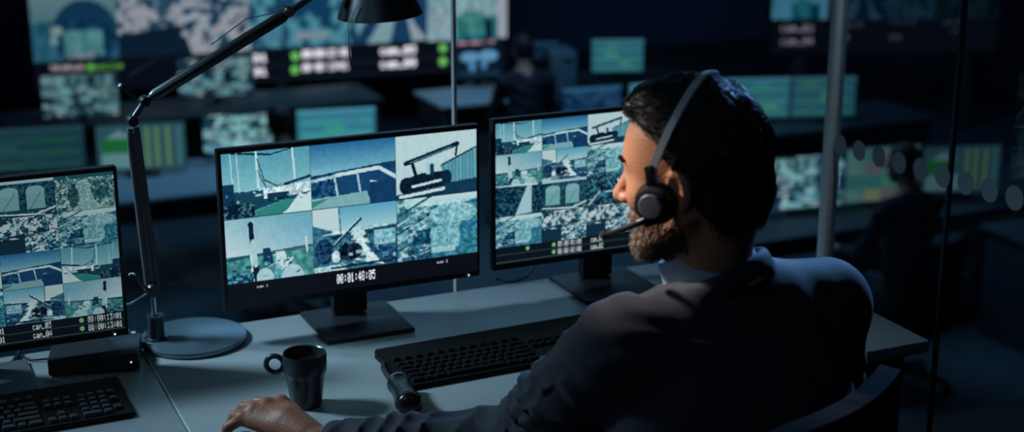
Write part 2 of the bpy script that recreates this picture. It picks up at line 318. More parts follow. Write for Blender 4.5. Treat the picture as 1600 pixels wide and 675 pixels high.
# ---------------------------------------------------------------- SDF modelling (continuous organic surfaces)
def dot(a, b): return (a*b).sum(-1)
def sph(p, c, r): return np.linalg.norm(p-np.array(c), axis=-1)-r
def cap(p, a, b, ra, rb=None):
    rb = ra if rb is None else rb; a = np.array(a, float); b = np.array(b, float); ab = b-a
    t = np.clip(((p-a)@ab)/(ab@ab+1e-12), 0, 1); return np.linalg.norm(p-a-t[..., None]*ab, axis=-1)-(ra+(rb-ra)*t)
def elp(p, c, r, B=None):
    q = p-np.array(c)
    if B is not None: q = q@np.array(B).T      # rows of B = local axes
    r = np.array(r, float); k0 = np.linalg.norm(q/r, axis=-1); k1 = np.linalg.norm(q/(r*r), axis=-1); return k0*(k0-1)/(k1+1e-9)
def smin(a, b, k): h = np.clip(.5+.5*(b-a)/k, 0, 1); return b*(1-h)+a*h-k*h*(1-h)
def smax(a, b, k): return -smin(-a, -b, k)
def surf(f, lo, hi, cell, slack=1.5):
    B = 8; bs = B*cell; lo = np.array(lo, float); n = np.ceil((np.array(hi)-lo)/bs).astype(int)
    g = np.stack(np.meshgrid(*[np.arange(k) for k in n], indexing='ij'), -1).reshape(-1, 3)
    d = f(lo+(g+.5)*bs); g = g[np.abs(d) < bs*.87*slack]
    loc = np.stack(np.meshgrid(*[np.arange(B+1)]*3, indexing='ij'), -1)
    V = np.empty((len(g), B+1, B+1, B+1), np.float32)
    for s in range(0, len(g), 300):
        pts = lo+(g[s:s+300, None, None, None]*B+loc)*cell; V[s:s+300] = f(pts.reshape(-1, 3)).reshape(pts.shape[:-1])
    neg = V < 0; N = n*B+2
    key = lambda c: (c[..., 0]*N[1]+c[..., 1])*N[2]+c[..., 2]
    c8 = [(a, b, c) for a in (0, 1) for b in (0, 1) for c in (0, 1)]
    s = sum(neg[:, a:a+B, b:b+B, c:c+B].astype(int) for a, b, c in c8); act = (s > 0) & (s < 8)
    bi, i, j, k = np.nonzero(act); acc = np.zeros((len(bi), 3)); cnt = np.zeros(len(bi))
    for u in range(8):
        for v in range(u+1, 8):
            A, C = c8[u], c8[v]
            if sum(abs(x-y) for x, y in zip(A, C)) != 1: continue
            va = V[bi, i+A[0], j+A[1], k+A[2]]; vb = V[bi, i+C[0], j+C[1], k+C[2]]; x = (va < 0) != (vb < 0)
            t = np.where(x, va/(va-vb+1e-12), 0)[:, None]
            acc += np.where(x[:, None], np.array(A)*(1-t)+np.array(C)*t, 0); cnt += x
    gc = g[bi]*B+np.stack([i, j, k], -1); co = lo+(gc+acc/cnt[:, None])*cell; ks = key(gc)
    o = np.argsort(ks); ks = ks[o]; co = co[o]; quads = []
    for ax in range(3):
        sl0 = V[:, :B, :B, :B]; sh = [slice(None), slice(0, B), slice(0, B), slice(0, B)]; sh[ax+1] = slice(1, B+1); sl1 = V[tuple(sh)]
        x = (sl0 < 0) != (sl1 < 0); b2, i2, j2, k2 = np.nonzero(x); gg = g[b2]*B+np.stack([i2, j2, k2], -1); fl = sl0[b2, i2, j2, k2] < 0
        e1 = np.zeros(3, int); e2 = np.zeros(3, int); e1[(ax+1) % 3] = 1; e2[(ax+2) % 3] = 1
        ids = []
        ok = np.ones(len(gg), bool)
        for dd in (-e1-e2, -e2, 0*e1, -e1):
            kk = key(gg+dd); p = np.clip(np.searchsorted(ks, kk), 0, len(ks)-1); ok &= ks[p] == kk; ids.append(p)
        q = np.stack(ids, -1); q = np.where(fl[:, None], q, q[:, ::-1]); quads.append(q[ok])
    q = np.concatenate(quads)
    for _ in range(1):       # pull onto the surface
        e = cell*.25; f0 = f(co); gr = np.stack([f(co+e*np.eye(3)[a])-f(co-e*np.eye(3)[a]) for a in range(3)], -1)/(2*e)
        co = co-np.clip(f0, -cell*.6, cell*.6)[:, None]*gr/(np.maximum((gr*gr).sum(-1), .3)[:, None])
    return co, q
def nmesh(name, co, q, m, parent=None, origin=(0, 0, 0), col=None, smooth=True):
    co = co-np.array(origin, float)
    me = bpy.data.meshes.new(name); me.vertices.add(len(co)); me.vertices.foreach_set('co', co.ravel().astype(np.float32)); k = q.shape[1]
    me.loops.add(q.size); me.loops.foreach_set('vertex_index', q.ravel().astype(np.int32)); me.polygons.add(len(q))
    me.polygons.foreach_set('loop_start', np.arange(0, q.size, k, dtype=np.int32)); me.update(calc_edges=True)
    if smooth: me.polygons.foreach_set('use_smooth', np.ones(len(q), bool))
    if col is not None:
        at = me.color_attributes.new('tone', 'FLOAT_COLOR', 'POINT'); c4 = np.ones((len(co), 4), np.float32); c4[:, :3] = col; at.data.foreach_set('color', c4.ravel())
    return link(name, me, m, parent)
def strands(paths, r0, r1, n=4):
    """paths (N,K,3) -> tube mesh arrays"""
    P = np.asarray(paths); N, K, _ = P.shape; T = np.gradient(P, axis=1); T /= np.linalg.norm(T, axis=-1, keepdims=True)+1e-9
    a = np.cross(T, np.array([.31, .47, .83])); a /= np.linalg.norm(a, axis=-1, keepdims=True)+1e-9; b = np.cross(T, a)
    rad = np.linspace(r0, r1, K)[None, :, None, None]; th = np.arange(n)*2*math.pi/n
    R = P[:, :, None]+rad*(a[:, :, None]*np.cos(th)[None, None, :, None]+b[:, :, None]*np.sin(th)[None, None, :, None])
    co = R.reshape(-1, 3); base = (np.arange(N)[:, None, None]*K+np.arange(K-1)[None, :, None])*n; t = np.arange(n)[None, None]; t2 = (t+1) % n
    q = np.stack([base+t, base+t2, base+n+t2, base+n+t], -1).reshape(-1, 4); return co, q

# ================================================================ SETTING
M_floor = mat('hall_carpet', (.045, .075, .10), .55, bump=.3, scale=60)
M_wall = mat('dark_wall', (.10, .17, .32), .8, scale=3, var=.2)
M_ceil = mat('dark_ceiling', (.03, .04, .06), .9, scale=3)
M_steel = mat('brushed_steel', (.68, .74, .78), .4, .25, scale=200)
M_dsteel = mat('dark_steel', (.045, .05, .06), .4, .6, scale=90)
def struct(name, size, c, m, bev=0):
    o = MB().box(size, c, bev).build(name, m, None, False); return tag(o, kind='structure')
struct('floor', (15, 15, .1), (5.0, 10.6, -1.80), M_floor)
struct('floor.001', (11.2, 6.4, .25), (3.1, .22, -.125), mat('gallery_carpet', (.02, .026, .034), .9, bump=.4, scale=120))
struct('wall_back', (15, .2, 6), (5.0, 18.1, 1.1), M_wall)
struct('wall_left', (.2, 21, 6), (-2.6, 7.6, 1.1), M_wall)
struct('wall_right', (.2, 21, 6), (12.5, 7.6, 1.1), M_wall)
struct('wall_front', (15, .2, 6), (5.0, -3.0, 1.1), M_wall)
struct('ceiling', (15.2, 21.3, .1), (5.0, 7.6, 3.1), M_ceil)
GL = glass_mat('pane_glass', (.96, .985, .99), .012); GL2 = glass_mat('pane_glass_side', (.86, .91, .94), .015)
for nm, x0, x1 in (('window_1', -2.4, 1.262), ('window_2', 1.274, 2.292)):
    struct(nm, (x1-x0, .010, 2.9), ((x0+x1)/2, 3.17, 1.46), GL)
struct('window_3', (.010, .43, 2.9), (2.31, 2.93, 1.46), GL2)
struct('window_4', (.010, 1.9, 2.9), (2.31, 1.755, 1.46), GL2)
struct('trim_1', (.007, .014, 3.0), (1.268, 3.17, 1.5), M_steel)
o = MB().box((.034, .034, 3.0), (2.31, 3.17, 1.5), .006).build('trim_2', M_steel); tag(o, kind='structure')
struct('trim_3', (.012, .008, 3.0), (2.31, 2.71, 1.5), mat('pane_edge', (.012, .025, .035), .5))
# frosted dots on the side pane
M_dot = mat('frosted_vinyl', (.16, .20, .24), .7)
for i in range(9):
    p = np.array([2.303, 3.125-.0795*i, .982+.003*i]); rr = .0255+.0003*i
    o = MB().lathe([(0, 0), (rr, 0), (rr, .0008), (0, .0008)], (0, 0, 0), 40, axis_rot((-1, 0, 0))).build('frosted_dot', M_dot, None, True, p)
    nth = ['the one nearest the steel corner post', 'second from the corner post', 'third from the corner post', 'fourth from the corner post', 'fifth from the corner post', 'sixth from the corner post', 'third from the right end of the row', 'second from the right end of the row', 'last of the row at the right end'][i]
    tag(o, 'round grey frosted dot on the side glass, '+nth, 'sticker', 'frosted dots on the glass')

# unseen ceiling panels added to go with the area lights
M_lamp = mat('lamp_diffuser', (.6, .7, .8), .5, emit=(.5, .75, 1, .6))
def ceil_lamp(loc, sx, sy, label):
    t = thing('unseen_ceiling_light', loc, 0, label, 'ceiling light')
    MB().box((sx+.06, sy+.06, .05), (0, 0, .03), .008).build('housing', M_dsteel, t)
    MB().box((sx, sy, .012), (0, 0, 0.002), .003).build('diffuser', M_lamp, t)
for a in (((-0.9, 0.9, 2.99), 1.2, 1.2, 'square unseen ceiling panel added for the fill lamp left of the seated man'), ((4.0, 10.0, 2.99), 4.0, 3.0, 'wide blue unseen ceiling panel added for ambient light over the control hall'), ((-1.2, 3.9, 2.99), .9, .9, 'square ceiling light panel at the left beyond the glass'),
          ((3.7, 3.9, 2.99), .6, .6, 'square ceiling light panel beyond the side glass'), ((7.2, 8.8, 2.99), 1.5, 1.5, 'square ceiling light panel over the right hand desks')): ceil_lamp(*a)

# ================================================================ DESKS
M_desk = mat('desk_laminate', (.30, .345, .37), .42, scale=90, var=.04)
def gallery_desk(x0, x1, label, skew=0):
    t = thing('desk', ((x0+x1)/2, 2.77, 0), 0, label, 'desk'); w_ = x1-x0
    MB().box((w_, .70, .028), (0, 0, .726), .003).build('desktop', M_desk, t)
    for sx in ((-1,) if x0 > 0 else ()): MB().box((.0035, .70, .0275), (sx*(w_/2-.001), 0, .7262), .0005).build('edge_strip', mat('edge_strip', (.55, .60, .62), .35), t)
    for sx in (-1, 1):
        for sy in (-1, 1): MB().box((.05, .05, .712), (sx*(w_/2-.06), sy*.29, .356), .005).build('leg', M_dsteel, t)
    MB().box((w_-.17, .03, .05), (0, .29, .685), .004).build('rail', M_dsteel, t); MB().box((w_-.17, .03, .05), (0, -.29, .685), .004).build('rail', M_dsteel, t)
gallery_desk(.512, 2.045, 'long grey desk the man in the suit leans on')
gallery_desk(-1.03, .509, 'grey desk at the left edge carrying the small black box')

# ================================================================ MONITORS
M_case = mat('monitor_plastic', (.012, .014, .018), .45, scale=150); M_case2 = mat('monitor_stand_plastic', (.016, .020, .028), .5, scale=150)
S_main = screen_mat('screen_picture', 1.0); S_bg = screen_mat('screen_far', 1.0)
def big_monitor(cx, z0, cv, label, H=.347, W=.577, gain=1., y0=3.0, bm=None):
    t = thing('monitor', (cx, y0, .740), 0, label, 'monitor', 'monitors on the near desk')
    z0 -= .740; back = MB().box((W, .022, H), (0, .012, z0+H/2), .003); back.build('frame', M_case, t)
    MB().box((W*.6, .03, H*.55), (0, .034, z0+H*.48), .008).build('rear_housing', M_case, t)
    screen_mesh('screen', cv, W-.014, H-.022, S_main, t, (-(W-.014)/2, -.0002, z0+.014), None, gain)
    n = MB().box((.078, .026, .28), (0, .062, .012+.14), .004).build('stand_neck', M_case2, t)
    MB().box((.198, .198, .010), (.0, .010, .005), .003).build('stand_base', bm or M_case2, t)
    MB().lathe([(0, 0), (.0018, 0), (.0014, .0012), (0, .0012)], (W/2-.028, -.0005, z0+.006), 12, axis_rot((0, -1, 0))).build('power_light', mat('white_led', (.7, .8, .9), .5, emit=(.7, .85, 1, 1.5)), t)
    return t
c = Cv(680, 390, (9, 13, 21))
for k, (i, j) in {1: (0, 0), 2: (1, 0), 3: (2, 0), 4: (0, 1), 5: (1, 1), 6: (2, 1)}.items():
    c.paste(TILES[k], i/3+.001, j*.432+.004, (i+1)/3-.001, (j+1)*.432)
c.text(.420, .893, .062, .0142, '00:01:48:05', (225, 235, 238))
c.text(.11, .893, .018, .009, 'cam 1', (190, 205, 210)); c.text(.83, .893, .018, .009, 'cam 3', (190, 205, 210))
big_monitor(.970, .813, c, 'wide monitor in the middle of the desk, six camera pictures above 00:01:48:05', gain=1.05)
def band(c, items, cw):
    c.rect(0, .88, 1, 1, (10, 18, 26)); c.rect(0, .931, 1, .936, (44, 62, 70)); c.rect(0, .985, 1, .990, (60, 80, 86))
    for kind, x, txt in items:
        for r, tx in enumerate(txt):
            y = .888+.053*r
            if kind == 'dot': c.ell(x, y+.018, .008, .015, (120, 170, 120))
            else: c.text(x, y, .037, cw, tx, (190, 205, 208))
def grid(c, lay, h=.88):
    for j, row in enumerate(lay):
        for i, k in enumerate(row): c.paste(flip(TILES[-k]) if k < 0 else TILES[k], i*.2, j*h/4+.002, (i+1)*.2-.001, (j+1)*h/4)
c = Cv(680, 390, (9, 13, 21))
grid(c, [[3, 9, 8, 7, 9], [5, 1, 10, 10, 6], [4, 6, -3, 2, -1], [7, 9, 6, -5, -4]])
band(c, [('dot', .45, '  '), ('t', .473, ['00:00:13:01']*2), ('t', .685, ['cam_03', 'cam_04']), ('dot', .852, '  '), ('t', .873, ['00:00:13:01']*2)], .0109)
big_monitor(.186, .809, c, 'monitor at the left edge, cut off by the frame, listing cam_03 and cam_04', H=.350, gain=.80, y0=2.957, bm=mat('lit_stand_plastic', (.09, .11, .125), .5))  # lighter stand colour paints in the light this base catches
c = Cv(680, 390, (9, 13, 21)); grid(c, [[1, 2, 3, 8, 9], [4, 5, 6, 9, 8], [11, 7, 8, 10, 7], [6, 10, 10, 9, 4]])
band(c, [('dot', .138, ' '), ('dot', .254, '  '), ('t', .272, ['00:00:01:00']*2), ('t', .42, ['cam_01', 'cam_02']), ('dot', .66, '  '), ('t', .69, ['00:00:13:01']*2)], .0098)
big_monitor(1.578, .819, c, 'monitor right of the middle one, partly hidden by the man\'s face')

# ================================================================ DESK LAMP
M_lampdk = mat('lamp_aluminium', (.085, .10, .115), .32, .75, scale=180); M_lampbase = mat('lamp_base_steel', (.16, .25, .31), .30, .55, scale=180)
M_chrome = mat('chrome', (.6, .66, .7), .15, 1.0)
LB = np.array([.622, 3.052, .740]); t = thing('desk_lamp', LB, 0, 'dark jointed desk lamp on a round steel base by the left monitor', 'lamp')
MB().lathe([(0, 0), (.104, 0), (.110, .003), (.1115, .008), (.110, .0125), (.106, .014), (0, .0145)], (0, 0, 0), 96).build('base', M_lampbase, t)
YL = 3.06
J = {k: atY(x, y, YL)-LB for k, (x, y) in dict(foot=(243, 515), rod=(240, 462), low=(238, 452), twist=(208, 200), elb=(207, 188), e2=(226, 158), arm0=(236, 152), arm1=(448, 22), a2=(468, 8), neck=(520, -28), shade=(588, -62)).items()}
J['foot'][2] = .014; J['foot'][1] -= 0.0
f = J['foot']
MB().lathe([(0, 0), (.024, 0), (.0235, .004), (.019, .006), (.018, .045), (.0195, .047), (.0195, .052), (0, .053)], (f[0], f[1], .0135), 40).build('collar', M_lampdk, t)
MB().tube([(f[0], f[1], .06), tuple(J['low'])], .006, 16).build('rod', M_chrome, t)
lo, tw = Vector(J['low']), Vector(J['twist'])
MB().lathe([(0, -.016), (.013, -.016), (.016, -.01), (.016, .014), (0, .014)], lo, 24, axis_rot((0, 1, 0))).build('joint', M_lampdk, t)
d = (tw-lo); L = d.length; q = d.to_track_quat('Z', 'Y').to_matrix().to_4x4()
b = MB()
for s in (-1, 1): b.tube([lo+Vector((s*.010, 0, .0)), lo+Vector((s*.010, 0, .03)), tw+Vector((s*.0085, 0, -.03)), tw+Vector((s*.0065, 0, 0))], .0062, 14)
b.box((.012, .010, L*.93), (lo+tw)/2, .002, tuple(q.to_euler())); b.build('lower_arm', mat('lamp_arm_grey', (.13, .15, .165), .4, .15, scale=180), t)
elb, e2, a0, a1, a2 = (Vector(J[k]) for k in ('elb', 'e2', 'arm0', 'arm1', 'a2'))
MB().lathe([(0, -.014), (.010, -.014), (.012, -.008), (.012, .010), (0, .010)], elb, 24, axis_rot((0, 1, 0))).build('joint', M_lampdk, t)
b = MB()
for s in (-1, 1): b.tube([elb+Vector((s*.004, s*.007, 0)), e2+Vector((s*.003, s*.007, 0)), a0+Vector((0, s*.003, 0))], .0055, 12)
b.build('elbow_link', M_lampdk, t)
MB().lathe([(0, -.013), (.009, -.013), (.011, -.008), (.011, .010), (0, .010)], e2, 24, axis_rot((0, 1, 0))).build('joint', M_lampdk, t)
kn0 = Vector(atY(214, 155, YL-.01)-LB); kn1 = Vector(atY(188, 134, YL-.03)-LB)
MB().tube([kn0, kn0.lerp(kn1, .2), kn0.lerp(kn1, .8), kn1, kn1+(kn1-kn0)*.05], [.003, .004, .0045, .007, .004], 14).build('handle', M_case, t)
MB().tube([a0, a0.lerp(a1, .03), a0.lerp(a1, .97), a1], [.009, .0125, .0125, .009], 20).build('upper_arm', M_lampdk, t)
MB().lathe([(0, -.013), (.010, -.013), (.012, -.008), (.012, .010), (0, .010)], a1+Vector((.004, 0, .006)), 24, axis_rot((0, 1, 0))).build('joint', M_lampdk, t)
MB().tube([Vector(atY(330, 70, YL-.02)-LB), Vector(atY(384, 30, YL-.02)-LB), a1+Vector((0, -.02, .012))], .0012, 8).build('spring_wire', M_chrome, t)
nk = Vector(J['neck']); sh = Vector(J['shade'])
MB().tube([a1, a2, nk], [.008, .007, .007], 12).build('neck', M_lampdk, t)
knob = Vector(atY(516, -2, YL)-LB); MB().tube([nk, nk.lerp(knob, .6), knob], [.006, .009, .010], 14).build('knob', M_case, t)
# shade: hollow cone, slightly tilted
rim = Vector(atY(594, 24, YL)-LB); ax = Vector((-.06, .0, 1.0)).normalized(); R = axis_rot(ax)
pr = [(.0885, 0), (.0905, .001), (.0875, .010), (.070, .048), (.052, .086), (.040, .104), (.030, .112), (.018, .115), (0, .116), (0, .113), (.028, .109), (.050, .084), (.068, .046), (.0855, .009)]
MB().lathe(pr, rim, 72, R, True).build('lamp_shade', mat('shade_metal', (.035, .052, .062), .38, .5, scale=120), t)
MB().tube([nk, nk.lerp(sh, .5)+Vector((0, 0, .01)), rim+ax*.112], [.007, .008, .009], 12).build('shade_bracket', M_lampdk, t)
MB().lathe([(0, 0), (.018, .004), (.026, .03), (.016, .055), (.012, .09), (0, .10)], rim+ax*.012, 24, R).build('bulb', mat('bulb_glass', (.3, .32, .34), .3), t)
s0 = Vector(atY(543, 40, YL-.05)-LB); MB().tube([s0+Vector((.02, .0, .04)), s0, Vector(atY(546, 95, YL-.05)-LB)], .0013, 8).build('pull_cord', mat('cord', (.7, .75, .78), .5), t)
cb = bez([J['low'], atY(226, 462, YL)-LB, atY(206, 474, YL)-LB, atY(190, 480, YL+.03)-LB, atY(150, 520, 3.09)-LB], 10)
MB().tube(cb, .0032, 10).build('power_cable', mat('cable_rubber', (.10, .12, .14), .4), t)
MB().tube(bez([J['low'], atY(222, 446, YL-.02)-LB, atY(214, 432, YL-.03)-LB, atY(206, 428, YL-.02)-LB, atY(202, 431, YL-.02)-LB], 8), [.0035]*33, 10).build('clip', M_lampdk, t)

# ================================================================ MUG
M_mug = mat('mug_glaze', (.022, .030, .040), .28, scale=60); MP = np.array([.742, 2.628, .740])
t = thing('mug', MP, 0, 'dark stacking mug with a round handle beside the man\'s hand', 'mug')
MB().lathe([(0, .002), (.026, .0), (.0285, .002), (.030, .01), (.0365, .058), (.0375, .066), (.0405, .070), (.0412, .074), (.0415, .104), (.0405, .107), (.0385, .105), (.038, .075), (.034, .06), (.028, .014), (.024, .008), (0, .007)], (0, 0, 0), 72).build('cup', M_mug, t)
hd = -RIGHT; hc = hd*.0565+np.array([0, 0, .083]); pts = []
for i in range(25):
    a = 2*math.pi*i/24; pts.append(hc+hd*.0165*math.cos(a)+np.array([0, 0, 1])*.0165*math.sin(a))
MB().tube(pts, .0052, 14, False).build('handle', M_mug, t)
MB().lathe([(0, .0), (.0375, .0)], (0, 0, .088), 48).build('coffee', mat('coffee', (.012, .007, .005), .12), t)

# ================================================================ KEYBOARDS
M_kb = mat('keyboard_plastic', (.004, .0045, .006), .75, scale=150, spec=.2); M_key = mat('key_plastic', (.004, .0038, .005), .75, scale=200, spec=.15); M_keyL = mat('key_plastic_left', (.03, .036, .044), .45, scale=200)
keym = {}
def keymesh(wk, m):
    k = (round(wk, 4), m.name)
    if k not in keym:
        b = bmesh.new(); r = bmesh.ops.create_cube(b, size=1)
        for v in b.verts:
            s = .80 if v.co.z > 0 else 1; v.co = Vector((v.co.x*(wk-(0 if s == 1 else .004)), v.co.y*(.0155 if s == 1 else .0115), v.co.z*.0065))
        bmesh.ops.bevel(b, geom=list(b.edges), offset=.0008, segments=1, affect='EDGES'); me = bpy.data.meshes.new('key'); b.to_mesh(me); b.free(); me.materials.append(m); keym[k] = me
    return keym[k]
def keyboard(loc, rz, label, mk, W=.452, D=.178):
    t = thing('keyboard', loc, rz, label, 'keyboard'); b = MB()
    vs = [(-W/2, -D/2, 0), (W/2, -D/2, 0), (W/2, D/2, 0), (-W/2, D/2, 0), (-W/2, -D/2, .010), (W/2, -D/2, .010), (W/2, D/2, .022), (-W/2, D/2, .022)]
    V = [b.bm.verts.new(v) for v in vs]
    for fidx in ((3, 2, 1, 0), (4, 5, 6, 7), (0, 1, 5, 4), (1, 2, 6, 5), (2, 3, 7, 6), (3, 0, 4, 7)): b.bm.faces.new([V[i] for i in fidx])
    bmesh.ops.bevel(b.bm, geom=list(b.bm.edges), offset=.003, segments=2, affect='EDGES'); b.build('body', M_kb, t)
    tilt = math.atan(.012/D); u = .0188; n = 0
    def key(x, row, wk):
        nonlocal n
        y = -D/2+.020+row*.0192+(.006 if row == 5 else 0); z = .010+(y+D/2)*.012/D+.0035
        o = bpy.data.objects.new('key', keymesh(wk, mk)); COL.objects.link(o); o.parent = t; o.location = (x, y, z); o.rotation_euler = (tilt, 0, 0); n += 1
    def run(x, row, ws):
        for q in ws: key(x+q*u/2, row, q*u-.0025); x += q*u
    x0 = -W/2+.012
    run(x0, 0, [1.5, 1, 1.5, 7, 1.5, 1, 1.5]); run(x0, 1, [2.2]+[1]*10+[2.8]); run(x0, 2, [1.75]+[1]*11+[2.25]); run(x0, 3, [1.5]+[1]*12+[1.5]); run(x0, 4, [1]*13+[2])
    for i in range(12): key(x0+u*(.5+i*1.27), 5, u-.003)
    xn = x0+15.35*u; run(xn, 0, [1, 1, 1]); key(xn+1.5*u, 1, u-.0025)
    run(xn, 3, [1]*3); run(xn, 4, [1]*3)
    xp = xn+3.35*u; run(xp, 0, [2, 1])
    for r in (1, 2, 3): run(xp, r, [1, 1, 1])
    run(xp, 4, [1, 1, 1, 1])
    for r in (0.5, 2.5): key(xp+3.5*u, r, u-.0025)
    return t
keyboard((1.180, 2.712, .740), .035, 'black keyboard lying before the middle monitor, under the man\'s arm', M_key, .480, .190)
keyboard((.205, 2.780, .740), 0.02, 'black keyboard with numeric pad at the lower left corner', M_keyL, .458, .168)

# ================================================================ SMALL BLACK BOX, MAT, TORCH, CABLES
A, Bp = atz(76, 591, .74), atz(219, 581, .74); dv = (Bp-A)[:2]; wd = np.linalg.norm(dv); an = math.atan2(dv[1], dv[0]); mid = (A+Bp)/2
nrm = np.array([-math.sin(an), math.cos(an), 0]); ctr = mid+nrm*.062
t = thing('mini_computer', (ctr[0], ctr[1], .740), an, 'small flat black box with a white light under the left monitor', 'computer')
MB().box((wd, .124, .036), (0, 0, .021), .004).build('case', mat('box_plastic', (.022, .026, .032), .38, scale=150), t)
for sx in (-1, 1):
    for sy in (-1, 1): MB().lathe([(0, 0), (.008, 0), (.008, .004), (0, .004)], (sx*(wd/2-.02), sy*.045, 0), 16).build('foot', M_case, t)
MB().lathe([(0, 0), (.0016, 0), (.0012, .0015), (0, .0015)], (wd/2-.016, -.0622, .022), 12, axis_rot((0, -1, 0))).build('power_light', MATS['white_led'], t)
for i, x in enumerate((.012, .028, .046, .060, .072)):
    MB().box((.010, .020, .007), (x, .066, .034+.004*(i % 2)), .0015, (0, .3*(i % 3-1), 0)).build('plug', M_steel, t)
o = MB().tube(bez([atz(82, 560, .745), atz(50, 562, .745), atz(30, 553, .744), atz(24, 545, .745), atz(5, 540, .745)], 8), .0022, 10).build('thin_cable', mat('black_cable', (.01, .012, .014), .4))
tag(o, 'thin black cable running left from the small black box', 'cable')
o = MB().tube(bez([atz(-25, 572, .746), atz(0, 574, .746), atz(18, 567, .746), atz(28, 553, .747), atz(34, 535, .748)], 8), .0042, 12).build('thick_cable', MATS['black_cable'])
tag(o, 'thick black cable looping under the left monitor', 'cable')
o = MB().tube(bez([atz(833, 418, .745), atz(822, 432, .745), atz(800, 440, .745), atz(775, 436, .746)], 8), .0028, 10).build('monitor_cable', MATS['black_cable'])
tag(o, 'black cable behind the right monitor\'s lower left corner', 'cable')
# pocket torch: tapered ribbed barrel with rounded head
p0, p1 = atz(622, 598, .762), atz(641, 634, .765); dr = p1-p0; Lt = np.linalg.norm(dr)
t = thing('pocket_torch', (*((p0+p1)/2)[:2], .740), 0, 'short black tapered torch with a shiny rim at the keyboard\'s corner', 'torch'); q0 = p0-np.array(t.location); RT = axis_rot(dr)
MB().lathe([(0, .0), (.0200, 0), (.0225, .004), (.0225, .010), (.0205, .013), (.0215, Lt*.5), (.0255, Lt*.86), (.0255, Lt*.9), (0, Lt*.91)], q0, 48, RT).build('barrel', mat('torch_black', (.010, .012, .015), .25, scale=80), t)
MB().lathe([(.0175, -.003), (.0212, -.003), (.0222, .0005), (.0212, .004), (.0185, .004), (.0175, .001)], q0, 48, RT, True).build('rim', M_chrome, t)
b = MB()
for a in (2.2, 2.75, 3.3, 3.85): 
    ca, sa = math.cos(a), math.sin(a); f_ = lambda r, z: RT @ Vector((r*sa, -r*ca, z))+Vector(q0)
    b.tube([f_(.0192, Lt*.28), f_(.0200, Lt*.5), f_(.0222, Lt*.75)], .0011, 8)
b.build('ribs', M_steel, t)
MB().lathe([(.0240, 0), (.0250, .003), (.0235, .010), (.017, .016), (.008, .018), (0, .0185)], Vector(q0)+RT.to_3x3() @ Vector((0, 0, Lt*.90)), 40, RT).build('lens', mat('torch_lens', (.018, .006, .008), .25), t)
MB().tube(bez([q0+np.array([-.012, .0, .004]), atz(606, 588, .765)-np.array(t.location), atz(599, 575, .760)-np.array(t.location), atz(600, 566, .748)-np.array(t.location)], 6), .0055, 10).build('clip', M_dsteel, t)

# ================================================================ BACKGROUND HALL
M_hdesk = mat('hall_desk_top', (.28, .40, .48), .5, scale=20); M_hleg = mat('hall_desk_frame', (.03, .04, .05), .5)
def hall_desk(x0, x1, y0, y1, label, m=None, z=-1.0, panel=True):
    t = thing('control_desk', ((x0+x1)/2, (y0+y1)/2, -1.75), 0, label, 'desk'); W, D = x1-x0, y1-y0; H = z+1.75
    MB().box((W, D, .03), (0, 0, H-.015), .004).build('desktop', m or M_hdesk, t)
    n = max(2, int(round(W/1.4))+1)
    for i in range(n):
        x = -W/2+.06+(W-.12)*i/(n-1)
        MB().box((.05, D-.08, H-.03), (x, 0, (H-.03)/2), .005).build('leg', M_hleg, t)
    if panel: MB().box((W-.18, .02, .4), (0, D/2-.08, H-.24), .003).build('modesty_panel', M_hleg, t)
M_dim = mat('hall_desk_top_dark', (.03, .05, .07), .5, scale=20)
hall_desk(.1, 4.15, 10.45, 11.45, 'long blue-grey desk far behind the lamp arm, first row of the hall')
hall_desk(1.2, 4.5, 12.95, 13.75, 'dark long desk right below the big video wall, left half', M_dim)
hall_desk(4.85, 5.75, 12.45, 13.15, 'light desk right below the video wall beside the far operator', mat('light_desk_top', (.62, .70, .74), .5, scale=20))
hall_desk(5.5, 6.55, 10.95, 11.75, 'blue desk behind the top of the man\'s head', M_dim)
hall_desk(6.6, 7.6, 12.7, 13.4, 'far desk in front of the dark wall under a lone monitor', M_dim)
hall_desk(6.7, 8.6, 10.3, 11.1, 'desk under the two side by side monitors at right', M_dim)
hall_desk(5.0, 8.9, 7.85, 8.75, 'long dark desk of the near right hand operator', M_dim)
hall_desk(6.75, 8.6, 5.9, 7.6, 'wide dark desk at the right edge', M_dim)

